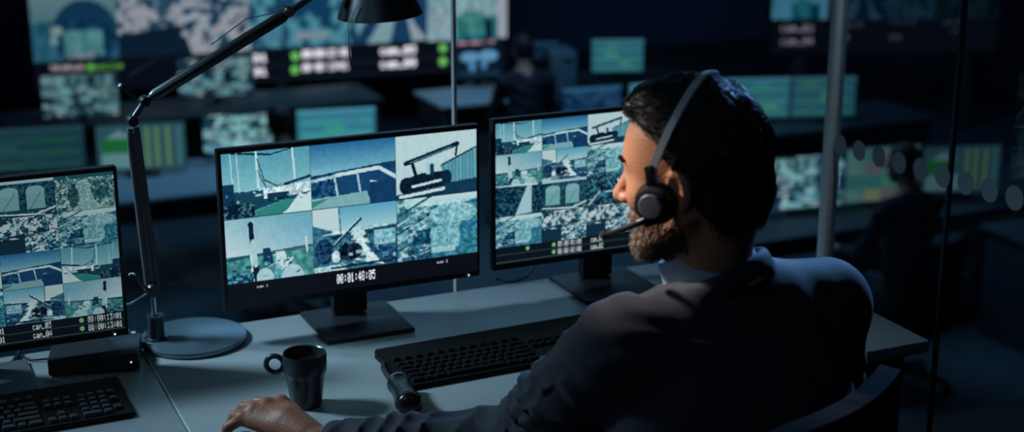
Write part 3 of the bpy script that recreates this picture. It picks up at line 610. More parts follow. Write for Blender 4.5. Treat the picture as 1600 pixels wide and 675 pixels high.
def ui(seed, kind):
    r = np.random.RandomState(seed); c = Cv(64, 40, (44, 104, 122))
    if kind == 'cctv':
        c = Cv(66, 40, (20, 60, 80))
        for j in range(3):
            for i in range(3): c.paste(TILES[1+r.randint(11)], i/3, j/3, (i+1)/3-.02, (j+1)/3-.03)
        c.tex(0, 0, 1, 1, 5, 60, seed)
        for _ in range(9): x, y = r.rand(2)*.85; c.ell(x+.08, y+.08, .07, .06, (130, 190, 196))
    elif kind == 'green':
        c.rect(0, 0, 1, .08, (70, 130, 150))
        for j in range(6):
            c.rect(.04, .14+j*.14, .96, .22+j*.14, (60, 136, 136) if j % 2 else (46, 112, 126))
            if r.rand() < .8: x = r.rand()*.6; c.rect(x, .14+j*.14, x+.25, .21+j*.14, [(50, 150, 110), (70, 150, 160), (90, 160, 120), (60, 120, 140)][r.randint(4)])
    elif kind == 'chart':
        c = Cv(64, 40, (52, 96, 110)); c.rect(.05, .3, .42, .6, (30, 120, 60)); c.rect(.05, .62, .5, .95, (110, 160, 165)); c.poly([(.1, .3), (.25, .12), (.45, .3)], (120, 160, 170))
        for x in (.55, .66, .78, .9): c.rect(x, .08, x+.05, .95, (110, 150, 96) if x < .85 else (70, 130, 140))
    elif kind == 'cells':
        c = Cv(64, 40, (70, 112, 112))
        for j in range(4):
            for i in range(4): c.rect(.03+i*.245, .04+j*.245, .25+i*.245, .24+j*.245, [(86, 130, 120), (60, 132, 96), (124, 132, 90), (84, 124, 132), (104, 96, 96), (50, 110, 110)][r.randint(6)])
    elif kind == 'blue':
        c = Cv(64, 40, (22, 62, 100)); c.rect(0, 0, 1, .15, (50, 110, 150)); c.tex(0, .15, 1, 1, 7, 50, seed)
    elif kind == 'map':
        c = Cv(64, 40, (10, 30, 50)); c.ell(.3, .35, .22, .16, (110, 170, 215)); c.ell(.72, .33, .22, .18, (110, 170, 215)); c.ell(.35, .62, .08, .2, (90, 150, 200)); c.ell(.62, .6, .07, .15, (90, 150, 200)); c.rect(0, .82, 1, .95, (30, 60, 80))
    return c
def far_monitor(px, py, z, W, H, yaw, cv, label, gain=.8, deskz=-1.0, group='monitors on the hall desks'):
    p = atz(px, py, z); zl = z-deskz
    t = thing('desk_monitor', (p[0], p[1], deskz), yaw, label, 'monitor', group)
    MB().box((W+.02, .03, H+.02), (0, .018, zl), .004).build('frame', M_case, t)
    screen_mesh('screen', cv, W, H, S_bg, t, (-W/2, 0, zl-H/2), None, gain)
    if zl-H/2 > .02: MB().box((.06, .03, zl), (0, .05, zl/2), .004).build('stand_neck', M_case2, t)
    MB().box((.24, .18, .012), (0, .03, .006), .004).build('stand_base', M_case2, t)
    return t
Y8 = math.radians(-10)
far_monitor(50, 233, -.78, .74, .32, Y8, ui(1, 'green'), 'dim far monitor at the left edge above the cut-off monitor', .5)
far_monitor(221, 229, -.78, .63, .34, Y8, ui(2, 'chart'), 'far monitor with green block and yellow bars behind the lamp arm', .78)
far_monitor(375, 212, -.78, .54, .33, Y8, ui(3, 'cctv'), 'far monitor full of small camera pictures above the middle monitor', .95)
far_monitor(526, 203, -.78, .60, .33, Y8, ui(4, 'green'), 'far teal monitor right of the dark head above the middle monitor', 1.1)
far_monitor(126, 150, -.77, .62, .36, Y8, ui(5, 'cctv'), 'far monitor of camera pictures under the video wall, left of the lamp elbow', .72)
far_monitor(338, 121, -.77, .66, .34, Y8, ui(6, 'cctv'), 'far monitor of camera pictures under the video wall, behind the upper lamp arm', .75)
far_monitor(748, 96, -.77, .42, .30, Y8, ui(7, 'map'), 'far monitor with a pale blue map beside the far operator', .85)
far_monitor(852, 78, -.72, .26, .16, Y8, ui(8, 'blue'), 'tiny dim far monitor right of the far operator\'s head', .55)
far_monitor(965, 87, -.74, .49, .31, -.35, ui(9, 'green'), 'lone teal far monitor against the dark wall', .85)
far_monitor(925, 156, -.80, .52, .22, -.15, ui(10, 'blue'), 'dim blue far monitor just left of the man\'s hair', .8)
far_monitor(1013, 150, -.80, .34, .22, -.15, ui(11, 'green'), 'bright teal far monitor touching the man\'s hair', 1.0)
far_monitor(1184, 153, -.78, .55, .34, -.32, ui(12, 'green'), 'far green-teal monitor right of the man\'s head, left of the pair', .82)
far_monitor(1287, 151, -.78, .55, .34, -.32, ui(13, 'green'), 'far blue-teal monitor crossed by the steel post', .68)
far_monitor(1262, 285, -.78, .56, .36, -.12, ui(14, 'cctv'), 'monitor of camera pictures right of the man\'s neck', .85)
far_monitor(1377, 272, -.78, .56, .38, -.16, ui(15, 'cells'), 'monitor with green and yellow cells left of the right hand operator', .78)
far_monitor(1502, 264, -.78, .56, .33, -.28, ui(16, 'chart'), 'monitor with green chart right of the right hand operator', .55)
# tower computer
t = thing('tower_computer', (*atz(880, 112, -.75)[:2], -1.0), -.2, 'pale slim tower computer right of the far operator', 'computer')
MB().box((.16, .35, .46), (0, 0, .23), .01).build('case', mat('tower_case', (.12, .20, .28), .5), t); MB().box((.10, .005, .03), (0, -.177, .38), .001).build('drive_bay', M_case, t)

# video wall
YW = 14.7; VA = math.radians(-8); wp = atY(420, 100, YW); wx = np.array([math.cos(VA), math.sin(VA), 0]); wn = np.array([-wx[1], wx[0], 0])
def wall_uv(x, y):
    r = ray(x, y); t_ = ((wp-CAM)@wn)/(r@wn); p = CAM+r*t_; return float((p-wp)@wx), float(p[2])
uL = wall_uv(50, 60)[0]; uR = wall_uv(792, 60)[0]; zB = wall_uv(420, 126)[1]; zT = zB+2.7; WW, WH = uR-uL, zT-zB
def vu(x, y): u, z = wall_uv(x, y); return (u-uL)/WW, (zT-z)/WH
c = Cv(520, 300, (9, 15, 27))
def P(tile, x0, y0, x1, y1):
    a = vu(x0, y0); b_ = vu(x1, y1); c.paste(tile, max(0, a[0]), a[1], min(1, b_[0]), b_[1])
v95 = vu(120, 93)[1]
r0 = .06
a = Cv(150, 104, (40, 96, 120)); a.grad(0, 0, 1, .62, (150, 165, 165), (84, 128, 140)); a.ell(.62, .75, .38, .35, (18, 60, 92)); a.rect(.36, .7, .82, .95, (84, 146, 150)); a.ell(.28, .70, .07, .05, (150, 170, 170)); a.ell(.25, .8, .05, .05, (110, 160, 165)); a.rect(.4, .93, .72, .98, (140, 150, 160)); a.tex(0, .6, 1, 1, 10, 30, 3)
b1 = Cv(150, 104, (20, 60, 90)); b1.tex(0, 0, 1, 1, 10, 0, 101, ((26, 70, 100), (178, 180, 190)), .45); b1.poly([(0, .78), (.48, .70), (.55, 1), (0, 1)], (12, 34, 54))
b1.clutter(0, 0, 1, .62, 60, 21, ((178, 180, 190), (26, 70, 100), (120, 140, 160)), .12)
for q_ in range(14): x, y = rng.rand(2); b1.ell(.5+x*.5, .6+y*.4, .03, .03, (180, 190, 205))
b2 = Cv(150, 104, (40, 110, 140)); b2.tex(0, 0, 1, 1, 16, 0, 104, ((18, 70, 106), (90, 164, 180)), .5); b2.ell(.25, .72, .06, .05, (140, 180, 190)); b2.rect(.45, .86, .78, .92, (150, 165, 180)); b2.ell(.2, .85, .12, .08, (84, 140, 170))
b3 = Cv(150, 104, (24, 70, 110)); b3.poly([(.0, .5), (.4, .5), (.2, .78), (.1, .95)], (120, 180, 190)); b3.poly([(.25, .95), (.45, .7), (.6, .7), (.5, 1), (.2, 1)], (150, 186, 196)); b3.poly([(.7, .6), (.85, .85), (1, .98), (.8, 1)], (170, 190, 200)); b3.line(.1, .95, .3, .7, .05, DK)
b4 = Cv(150, 104, (44, 130, 140)); b4.rect(.0, 0, 1, .76, (150, 190, 200)); b4.ell(.15, .9, .2, .25, (160, 190, 200)); b4.ell(.55, .82, .18, .12, (60, 140, 136)); b4.rect(.72, .8, .82, 1, (12, 34, 48)); b4.rect(.88, .3, 1, 1, (186, 190, 206)); b4.tex(0, .3, .86, 1, 8, 50, 44)
rows = [(95, 86), (95, 86)]
va, vb = vu(118, 95)[1], vu(300, 88)[1]
for (tl, x0, x1, yb) in ((a, 50, 187, 94), (b1, 187, 392, 84), (b2, 392, 548, 73), (b3, 548, 668, 66), (b4, 668, 792, 61)):
    u0 = max(0, vu(x0, yb)[0]); u1 = min(1, vu(x1, yb)[0]); vb_ = vu((x0+x1)/2, yb)[1]
    c.paste(tl, u0, vb_-.36, u1, vb_); c.paste(TILES[[2, 4, 5, 1, 6][int(x0/190)]], u0, vb_-.72, u1, vb_-.365)
# row rules
yb_ = vu(500, 119)[1]; c.rect(vu(395, 120)[0], yb_, 1, yb_+.008, (24, 34, 48)); ym = vu(500, 98)[1]; c.rect(vu(395, 120)[0], ym, 1, ym+.006, (26, 34, 46))
c.a *= .82
def wt(x0, x1, y, h, txt, col):
    u0, v0 = vu(x0, y); u1, _ = vu(x1, y); hh = abs(vu(x0, y+h*.95)[1]-v0); cw_ = (u1-u0)/len(txt)
    for q_ in (0, .14): c.text(u0+q_*cw_, v0-hh/2, hh, cw_, txt, col); c.text(u0+q_*cw_, v0-hh*.42, hh, cw_, txt, col)
WTX = (250, 240, 252)
for dy in (0, 21):
    wt(394, 418, 91+dy, 12, '01', WTX); x_, y_ = vu(461, 88+dy); c.ell(x_, y_, .009, .0165, (110, 190, 96)); wt(472, 545, 84+dy*.98, 12, '00:00:13:01', WTX)
    wt(594, 650, 79+dy*.98, 12, 'cam_0'+('3' if dy == 0 else '4'), WTX); x_, y_ = vu(692, 75+dy); c.ell(x_, y_, .009, .0165, (110, 190, 96))
wt(78, 132, 106, 9, 'Status', (170, 150, 160)); x_, y_ = vu(141, 105); c.ell(x_, y_, .008, .013, (90, 160, 70)); wt(147, 192, 104, 8, 'online', (80, 140, 60)); wt(714, 772, 69, 7, '00:00:13', (180, 140, 160))
org = wp+wx*uL; t = thing('video_wall', (org[0], org[1], -1.75), VA, 'huge video wall of camera pictures above rows of time codes', 'video wall')
screen_mesh('screen', c, WW, WH, S_bg, t, (0, 0, zB+1.75), None, 1.0)
MB().box((WW+.06, .12, WH+.06), (WW/2, .065, zB+1.75+WH/2), .01).build('cabinet', M_case, t)
for x in (.4, WW/2, WW-.4): MB().box((.12, .3, zB+1.75-.03), (x, .1, (zB+1.75-.03)/2), .01).build('support', M_hleg, t)
# second wall at right
YW2 = 13.2; q0_ = atY(1206, 30, YW2); q1_ = atY(1600, 30, YW2+.6); VA2 = -.38; ex = np.array([math.cos(VA2), math.sin(VA2), 0]); n2 = np.array([-ex[1], ex[0], 0])
def uv2(x, y):
    r = ray(x, y); p = CAM+r*(((q0_-CAM)@n2)/(r@n2)); return float((p-q0_)@ex), float(p[2])
W2 = uv2(1560, 30)[0]; zB2 = uv2(1206, 84)[1]; H2 = 1.7
c = Cv(360, 240, (7, 12, 22))
def v2(x, y): u, z = uv2(x, y); return u/W2, (zB2+H2-z)/H2
for (x0, x1, tl, g) in ((1206, 1292, b4, .75), (1292, 1378, b3, .40), (1378, 1460, b2, .34), (1460, 1560, a, .22)):
    tt = Cv(150, 104); tt.a = tl.a*g*np.array([.6, .95, 1.1]); u0, vb_ = v2(x0, 31); u1, _ = v2(x1, 31); c.paste(tt, u0, vb_-.4, u1, vb_); c.paste(tt, u0, vb_-.8, u1, vb_-.41)
def wt2(x0, x1, y, h, txt, col):
    u0, v0 = v2(x0, y); u1, _ = v2(x1, y); hh = abs(v2(x0, y+h)[1]-v0); c.text(u0, v0-hh/2, hh, (u1-u0)/len(txt), txt, col)
wt2(1220, 1272, 44, 11, 'cam_02', (170, 160, 180)); wt2(1220, 1272, 64, 11, 'cam_04', (160, 150, 170)); wt2(1316, 1350, 38, 9, 'cam_01', (90, 90, 105)); wt2(1316, 1328, 58, 10, '08', (120, 120, 135)); wt2(1390, 1432, 34, 8, 'cam_03', (60, 70, 84)); wt2(1390, 1410, 58, 9, '04', (80, 85, 100)); wt2(1474, 1508, 34, 8, 'cam_05', (70, 70, 84)); wt2(1484, 1506, 48, 8, '10', (60, 64, 76))
t = thing('video_wall', (q0_[0], q0_[1], -1.75), VA2, 'smaller dim video wall at the upper right behind the glass', 'video wall')
screen_mesh('screen', c, W2, H2, S_bg, t, (0, 0, zB2+1.75), None, .75)
MB().box((W2+.06, .12, H2+.06), (W2/2, .065, zB2+1.75+H2/2), .01).build('cabinet', M_case, t)
for x in (.3, W2-.3): MB().box((.12, .3, zB2+1.75-.03), (x, .1, (zB2+1.75-.03)/2), .01).build('support', M_hleg, t)

# ================================================================ OFFICE CHAIRS
M_chair = mat('chair_fabric', (.004, .005, .008), .95, bump=.3, scale=300, spec=.05); M_chp = mat('chair_plastic', (.012, .014, .018), .4)
def office_chair(loc, rz, label, top=1.02, w_=.42, group='office chairs', simple=False):
    t = thing('office_chair', loc, rz, label, 'chair', group)
    MB().box((.48, .46, .08), (0, .02, .43), .03, seg=3).build('seat', M_chair, t)
    b = MB(); n, k = 13, 9; V = [[None]*n for _ in range(k)]; V2 = [[None]*n for _ in range(k)]
    for j in range(k):
        v = j/(k-1); z = .56+(top-.56)*v
        for i in range(n):
            u = i/(n-1)*2-1; ww = w_/2*(.80+.20*v); zz = z-.02*(abs(u)**4)*(v > .9); y = -.235-.05*v+.05*u*u
            V[j][i] = b.bm.verts.new((u*ww, y, zz)); V2[j][i] = b.bm.verts.new((u*ww, y-.035, zz))
    for j in range(k-1):
        for i in range(n-1):
            b.bm.faces.new((V[j][i], V[j][i+1], V[j+1][i+1], V[j+1][i])); b.bm.faces.new((V2[j][i], V2[j+1][i], V2[j+1][i+1], V2[j][i+1]))
    for i in range(n-1): b.bm.faces.new((V[0][i], V2[0][i], V2[0][i+1], V[0][i+1])); b.bm.faces.new((V[-1][i], V[-1][i+1], V2[-1][i+1], V2[-1][i]))
    for j in range(k-1): b.bm.faces.new((V[j][0], V[j+1][0], V2[j+1][0], V2[j][0])); b.bm.faces.new((V[j][-1], V2[j][-1], V2[j+1][-1], V[j+1][-1]))
    b.build('backrest', M_chair, t)
    MB().tube(bez([(0, -.05, .38), (0, -.24, .40), (0, -.29, .50), (0, -.30, .66)], 6), .022, 12).build('back_stem', M_chp, t)
    MB().lathe([(0, .1), (.03, .1), (.03, .25), (.022, .25), (.022, .39), (0, .39)], (0, 0, 0), 20).build('gas_lift', M_chp, t)
    for s in (-1, 1): MB().tube(bez([(s*.20, .02, .40), (s*.27, .0, .42), (s*.285, .0, .55), (s*.275, .0, .63)], 5)+[np.array((s*.275, .13, .64))], .016, 10).build('armrest', M_chp, t)
    for i in range(5):
        a = 2*math.pi*i/5+.3; ca, sa = math.cos(a), math.sin(a)
        l = MB().tube([(.02*ca, .02*sa, .12), (.16*ca, .16*sa, .10), (.30*ca, .30*sa, .075)], [.026, .022, .016], 10).build('leg', M_chp, t)
        MB().lathe([(0, -.022), (.026, -.022), (.028, -.01), (.028, .01), (.026, .022), (0, .022)], (.30*ca, .30*sa, .029), 16, axis_rot((-sa, ca, 0))).build('caster', M_chp, l)
    return t

# ================================================================ BACKGROUND OPERATORS (seated)
M_skin = mat('skin', (1., 1., 1.), .46, bump=.4, scale=220, var=.16, attr='tone', spec=.4)
M_jk2 = mat('operator_jacket', (.012, .016, .026), .8, bump=.2); M_hair2 = mat('operator_hair', (.014, .012, .014), .6)
def operator(loc, rz, label, head_turn=0., dz=0.):
    t = thing('person', loc, rz, label, 'person'); h = np.array([0, .06, 1.27+dz])
    def body(p):
        hp = p-h; c_, s_ = math.cos(head_turn), math.sin(head_turn)
        q = np.stack([hp[:, 0]*c_+hp[:, 1]*s_, -hp[:, 0]*s_+hp[:, 1]*c_, hp[:, 2]], -1)
        d = elp(q, (0, -.005, .03), (.074, .094, .09)); d = smin(d, elp(q, (0, .035, -.05), (.055, .05, .065)), .03); d = smin(d, cap(q, (0, .09, .0), (0, .108, -.03), .008, .011), .01)
        for s in (-1, 1): d = smin(d, elp(q, (s*.076, -.01, -.01), (.010, .018, .030)), .006)
        d = smin(d, cap(p, h+(0, -.03, -.05), (0, -.02, 1.08+dz), .052, .06), .03)
        d = smin(d, cap(p, (0, -.06, .60), (0, -.02, .98+dz), .13, .12), .08)
        for s in (-1, 1):
            d = smin(d, cap(p, (s*.06, -.02, 1.08+dz), (s*.17, -.02, 1.03+dz), .05, .055), .04); d = smin(d, cap(p, (s*.19, -.02, 1.02+dz), (s*.24, .10, .80+dz*.5), .048, .038), .03)
            d = smin(d, cap(p, (s*.24, .10, .80+dz*.5), (s*.16, .36, .80), .038, .026), .02); d = smin(d, elp(p, (s*.155, .42, .795), (.040, .055, .018)), .02)
            for k in range(4): d = smin(d, cap(p, (s*(.135+.013*k), .45, .80), (s*(.132+.014*k), .50, .775), .0085, .007), .006)
            d = smin(d, cap(p, (s*.135, .40, .795), (s*.105, .45, .785), .011, .008), .008)
            d = smin(d, cap(p, (s*.09, -.04, .55), (s*.12, .36, .53), .075, .06), .04); d = smin(d, cap(p, (s*.12, .36, .53), (s*.12, .33, .10), .052, .036), .03); d = smin(d, cap(p, (s*.12, .30, .05), (s*.12, .46, .035), .036, .030), .03)
        return d
    def jack(p):
        d = cap(p, (0, -.06, .62), (0, -.02, .97+dz), .155, .14)
        for s in (-1, 1):
            d = smin(d, cap(p, (s*.055, -.03, 1.07+dz), (s*.17, -.02, 1.03+dz), .062, .068), .05); d = smin(d, cap(p, (s*.19, -.02, 1.02+dz), (s*.24, .10, .80+dz*.5), .062, .052), .03); d = smin(d, cap(p, (s*.24, .10, .80+dz*.5), (s*.17, .34, .80), .052, .038), .02)
        d = d+.004*np.sin(p[:, 2]*60+p[:, 0]*25); return smax(d, -cap(p, (0, .0, 1.10+dz), (0, .02, 1.3+dz), .052, .07), .01)
    def pants(p):
        d = cap(p, (-.07, -.05, .56), (.07, -.05, .56), .12)
        for s in (-1, 1): d = smin(d, cap(p, (s*.09, -.04, .56), (s*.12, .37, .535), .088, .072), .04); d = smin(d, cap(p, (s*.12, .37, .53), (s*.12, .34, .12), .066, .054), .03)
        return d
    def hairf(p):
        hp = p-h; c_, s_ = math.cos(head_turn), math.sin(head_turn); q = np.stack([hp[:, 0]*c_+hp[:, 1]*s_, -hp[:, 0]*s_+hp[:, 1]*c_, hp[:, 2]], -1)
        d = smin(elp(q, (0, -.01, .04), (.084, .102, .096)), elp(q, (0, -.05, -.01), (.074, .055, .085)), .02); d = smax(d, q[:, 1]-(.015+.9*np.maximum(q[:, 2]-.02, 0)), .01); return d+.002*np.sin(q[:, 0]*150)*np.sin(q[:, 2]*40)
    def shoe(s): return lambda p: smax(smin(cap(p, (s*.12, .30, .05), (s*.12, .50, .042), .050, .044), cap(p, (s*.12, .33, .05), (s*.12, .34, .13), .046, .048), .03), -p[:, 2], .004)
    lo, hi = (-.42, -.35, -.02), (.42, .68, 1.5+dz)
    co, q = surf(body, lo, hi, .010); nmesh('body', co, q, M_skin, t, col=np.tile(np.array([.42, .22, .15]), (len(co), 1)))
    for nm, fn, mm in (('jacket', jack, M_jk2), ('trousers', pants, M_jk2), ('hair', hairf, M_hair2), ('shoe', shoe(-1), M_chp), ('shoe', shoe(1), M_chp)):
        co, q = surf(fn, lo, hi, .012); nmesh(nm, co, q, mm, t)
    return t
def place_op(px, py, d, rz, label, chairlabel, turn=0.):
    p = atd(px, py, d); z = p[2]-1.30; dz = 0
    operator((p[0], p[1]-.06, -1.75), rz, label, turn, (p[2]+1.75)-1.29)
    office_chair((p[0], p[1]-.10, -1.75), rz, chairlabel, 1.0, .46)
for px, py, d, rz, lb, cl, turn in ((434, 187, 10.35, -.1, 'person seated with back turned at the first hall desk, above the middle monitor', 'black chair under the person above the middle monitor', 0.),
        (815, 74, 12.4, -.15, 'person in dark jacket seated far off right of the video wall', 'black chair with tall back under the far operator', .1), (1412, 252, 9.1, .1, 'dark suited person seated behind the frosted dots at right', 'black chair under the right hand operator', .6)):
    place_op(px, py, d, rz, lb, cl, turn)

# ================================================================ THE MAN
HC = atd(1078, 268, 2.27)                                   # head centre
Ls = atd(972, 542, 2.30); Rs = atd(1288, 480, 2.46); SM = (Ls+Rs)/2
PEL = np.array([1.20, 1.80, .57]); NB = atd(1108, 418, 2.335)
sx = (Rs-Ls)/np.linalg.norm(Rs-Ls); tz = (SM-PEL)/np.linalg.norm(SM-PEL); tz = tz-sx*(tz@sx); tz /= np.linalg.norm(tz); ty = np.cross(tz, sx)
TB = np.array([sx, ty, tz])
aw = np.array([math.sin(HEAD), math.cos(HEAD), 0]); A_ = math.radians(27); F0 = -RIGHT*math.cos(A_)+aw*math.sin(A_); pd = math.radians(9)
HF = F0*math.cos(pd)-np.array([0, 0, 1])*math.sin(pd); HX = np.cross(HF, np.array([0, 0, 1.])); HX /= np.linalg.norm(HX); HU = np.cross(HX, HF); HB = np.array([HX, HF, HU]); HS = 1.02
def hw(l): return HC+(np.array(l, float)*HS)@HB       # head local (right, forward, up) -> world
El = atz(812, 690, .825); Wl = atz(500, 694, .785)
Er = Rs+np.array([.085, .10, -.285]); Wr = np.array([1.30, 2.40, .785])
OR = np.array([PEL[0], PEL[1], 0.0]); man = thing('person', OR, 0, 'man with grey beard in dark navy suit, seated and leaning on the desk', 'person')
def head_sdf(p):
    q = ((p-HC)@HB.T)/HS
    d = elp(q, (0, -.012, .030), (.076, .098, .094))
    d = smin(d, elp(q, (0, .040, .020), (.062, .052, .074)), .025)
    d = smin(d, elp(q, (0, .034, -.045), (.058, .056, .070)), .03)
    for s in (-1, 1):
        d = smin(d, cap(q, (s*.060, -.012, -.050), (s*.022, .070, -.098), .017, .014), .03)
        d = smin(d, sph(q, (s*.043, .058, -.024), .023), .02)
        d = smin(d, cap(q, (s*.010, .084, .026), (s*.040, .066, .024), .010, .009), .014)
    d = smin(d, cap(q, (-.010, .076, -.106), (.010, .076, -.106), .016), .02)
    for s in (-1, 1):
        d = smax(d, -sph(q, (s*.032, .103, .001), .018), .012); d = smin(d, elp(q, (s*.031, .075, .001), (.015, .0125, .0115)), .004)
    d = smin(d, cap(q, (0, .088, .012), (0, .113, -.028), .0085, .0115), .012); d = smin(d, sph(q, (0, .112, -.031), .0115), .006)
    for s in (-1, 1): d = smin(d, elp(q, (s*.012, .100, -.034), (.008, .011, .008)), .006)
    d = smin(d, cap(q, (-.018, .086, -.062), (.018, .086, -.062), .0075), .010); d = smin(d, cap(q, (-.015, .085, -.075), (.015, .085, -.075), .0085), .008)
    d = smax(d, -cap(q, (-.022, .095, -.0685), (.022, .095, -.0685), .0022), .004)
    for s in (-1, 1):
        e = elp(q, (s*.079, -.012, -.010), (.010, .019, .032)); e = smax(e, -elp(q, (s*.088, -.008, -.010), (.008, .011, .020)), .006); d = smin(d, e, .008)
    return d*HS
Ksk = hw((0, -.045, -.055)); mcp = [atz(440, 629, .822), atz(417, 633, .824), atz(396, 641, .818), atz(378, 654, .806)]
pip = [atz(402, 628, .808), atz(380, 636, .806), atz(366, 650, .800), atz(356, 668, .790)]
tip = [atz(384, 650, .765), atz(364, 657, .762), atz(354, 672, .762), atz(348, 690, .760)]
def hand_l(p):
    d = cap(p, Wl, mcp[1]*.6+Wl*.4, .026, .026)
    for i in range(4):
        d = smin(d, cap(p, Wl*.75+mcp[i]*.25, mcp[i], .017, .0125), .016); d = smin(d, sph(p, mcp[i]+np.array([0, 0, .002]), .0118), .005)
        d = smin(d, cap(p, mcp[i], pip[i], .0105, .0095), .004); d = smin(d, cap(p, pip[i], tip[i], .0095, .0075), .003)
    b0 = atz(478, 668, .79); b1_ = atz(458, 640, .790); b2_ = atz(440, 622, .775)
    d = smin(d, cap(p, b0, b1_, .019, .0125), .012); d = smin(d, cap(p, b1_, b2_, .0115, .0085), .004); return d
def hand_r(p):
    h_ = np.array([-.1, .995, 0]); s_ = np.array([-.995, -.1, 0]); d = elp(p, Wr+h_*.055, (.042, .055, .016), np.array([s_, h_, [0, 0, 1]]))
    for i in range(4):
        o_ = s_*(.027-.018*i); L_ = (.038, .043, .040, .031)[i]; a_ = Wr+h_*.098+o_; b_ = a_+h_*L_*.9+np.array([0, 0, .002]); e_ = b_+h_*L_*.6-np.array([0, 0, .018])
        d = smin(d, cap(p, a_-h_*.03, b_, .0105, .009), .006); d = smin(d, cap(p, b_, e_, .009, .0072), .003)
    a_ = Wr+h_*.03+s_*.03; b_ = a_+h_*.035+s_*.025; return smin(smin(d, cap(p, a_, b_, .015, .011), .01), cap(p, b_, b_+h_*.03+s_*.002, .0105, .008), .004)
def man_body(p):
    out = np.full(len(p), 1e3)
    d = cap(p, Ksk, NB-tz*.02, .054, .054); d = smin(d, cap(p, hw((0, .0, -.09)), NB+np.array([0, .02, -.03]), .040, .044), .03)
    d = smin(d, elp(p, SM-tz*.21+ty*.0, (.165, .095, .21), TB), .03); d = smin(d, elp(p, PEL+tz*.10, (.150, .105, .19), TB), .05)
    for S_, E_, W_ in ((Ls, El, Wl), (Rs, Er, Wr)):
        d = smin(d, cap(p, NB-tz*.075, S_-tz*.01, .040, .048), .02); d = smin(d, cap(p, S_, E_, .046, .036), .03); d = smin(d, cap(p, E_, W_, .036, .0265), .02)
    for s in (-1, 1):
        k = PEL+np.array([s*.13, .42, -.04]); f_ = np.array([k[0], k[1]-.04, .09]); d = smin(d, cap(p, PEL+np.array([s*.09, 0, -.01]), k, .078, .058), .04); d = smin(d, cap(p, k, f_, .052, .036), .03); d = smin(d, cap(p, f_-np.array([0, .03, .04]), f_+np.array([0, .14, -.055]), .034, .028), .03)
    near = np.linalg.norm(p-HC, axis=1) < .30
    if near.any(): d[near] = smin(d[near], head_sdf(p[near]), .022)
    for fn, W_ in ((hand_l, Wl), (hand_r, Wr)):
        nr = np.linalg.norm(p-W_, axis=1) < .32
        if nr.any(): d[nr] = smin(d[nr], fn(p[nr]), .010)
    return d
co, q = surf(man_body, (.45, 1.3, -.02), (1.75, 2.75, 1.62), .0032, 1.35)
hq = ((co-HC)@HB.T)/HS; tone = np.tile(np.array([.56, .255, .145]), (len(co), 1))
bd = np.clip((-.045-hq[:, 2])/.02, 0, 1)*np.clip((hq[:, 1]-.0)/.02, 0, 1)*(np.linalg.norm(hq, axis=1) < .17)
tone = tone*(1-bd[:, None]*.5)+np.array([.20, .13, .09])*bd[:, None]*.5
lip = (np.abs(hq[:, 0]) < .02)*(hq[:, 1] > .084)*(np.abs(hq[:, 2]+.068) < .013); tone[lip.astype(bool)] = (.45, .20, .16)
rd = np.exp(-((hq[:, 1]-.112)**2+(hq[:, 2]+.03)**2+hq[:, 0]**2)/.0006)[:, None]; tone = tone*(1-.4*rd)+np.array([.62, .25, .17])*.4*rd
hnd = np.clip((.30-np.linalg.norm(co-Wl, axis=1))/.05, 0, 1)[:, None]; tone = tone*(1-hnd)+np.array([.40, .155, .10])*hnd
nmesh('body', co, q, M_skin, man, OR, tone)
BODY = (co, q)
for s in (-1, 1):
    e = hw((s*.031, .0775, .001)); MB().lathe([(0, -.0115), (.006, -.0098), (.0102, -.0055), (.0115, 0), (.0102, .0055), (.0065, .0095), (.0045, .0107), (0, .0116)], e-OR, 24, axis_rot(HF)).build('eye', mat('eye_white', (.5, .5, .5), .2), man)
    MB().lathe([(0, .0118), (.0048, .0112), (.0048, .0100)], e-OR, 20, axis_rot(HF)).build('iris', mat('iris', (.04, .05, .06), .15), man)

# hair: shell plus combed strands
def hair_sdf(p):
    q = ((p-HC)@HB.T)/HS
    d = elp(q, (0, -.014, .040), (.084, .104, .098)); d = smin(d, elp(q, (0, -.060, -.012), (.072, .055, .090)), .025); d = smin(d, elp(q, (0, .040, .104), (.046, .042, .022)), .03)
    z = q[:, 2]; hl = np.interp(z, [-.2, -.045, -.03, .0, .03, .055, .075, .092, .115], [-.055, -.045, -.004, -.002, .004, .014, .032, .064, .2]); d = smax(d, (q[:, 1]-hl)*.8, .012)
    for s in (-1, 1): d = smax(d, -elp(q, (s*.083, -.010, -.012), (.022, .024, .034)), .01)
    d = smax(d, -(z+.098+.006*np.sin(q[:, 0]*90)), .01)
    wv = np.sin(q[:, 0]*210+8*np.sin(z*30+q[:, 1]*22))*.0016+np.sin(q[:, 0]*90+z*70+5*np.sin(q[:, 1]*40))*.0018; return d*HS+wv
co, q = surf(hair_sdf, HC-.22, HC+.22, .0032, 1.5)
hl_ = ((co-HC)@HB.T)/HS
pick = rng.choice(len(co), 5200); roots = co[pick]; rl = hl_[pick]
e = .002; nr = np.stack([hair_sdf(roots+e*np.eye(3)[a])-hair_sdf(roots-e*np.eye(3)[a]) for a in range(3)], -1); nr /= np.linalg.norm(nr, axis=1, keepdims=True)+1e-9
K = 7; paths = np.zeros((len(roots), K, 3)); pos = roots-nr*.002; drc = np.tile(-HF*.9-HU*.15, (len(roots), 1)); back = np.clip(-rl[:, 1]/.08, 0, 1)[:, None]; drc = drc*(1-back)+(-HU*1.0-HF*.15)*back+rng.randn(len(roots), 3)*.28
Ln = (.034+.03*rng.rand(len(roots)))[:, None]; low = (rl[:, 2] < -.055)[:, None]
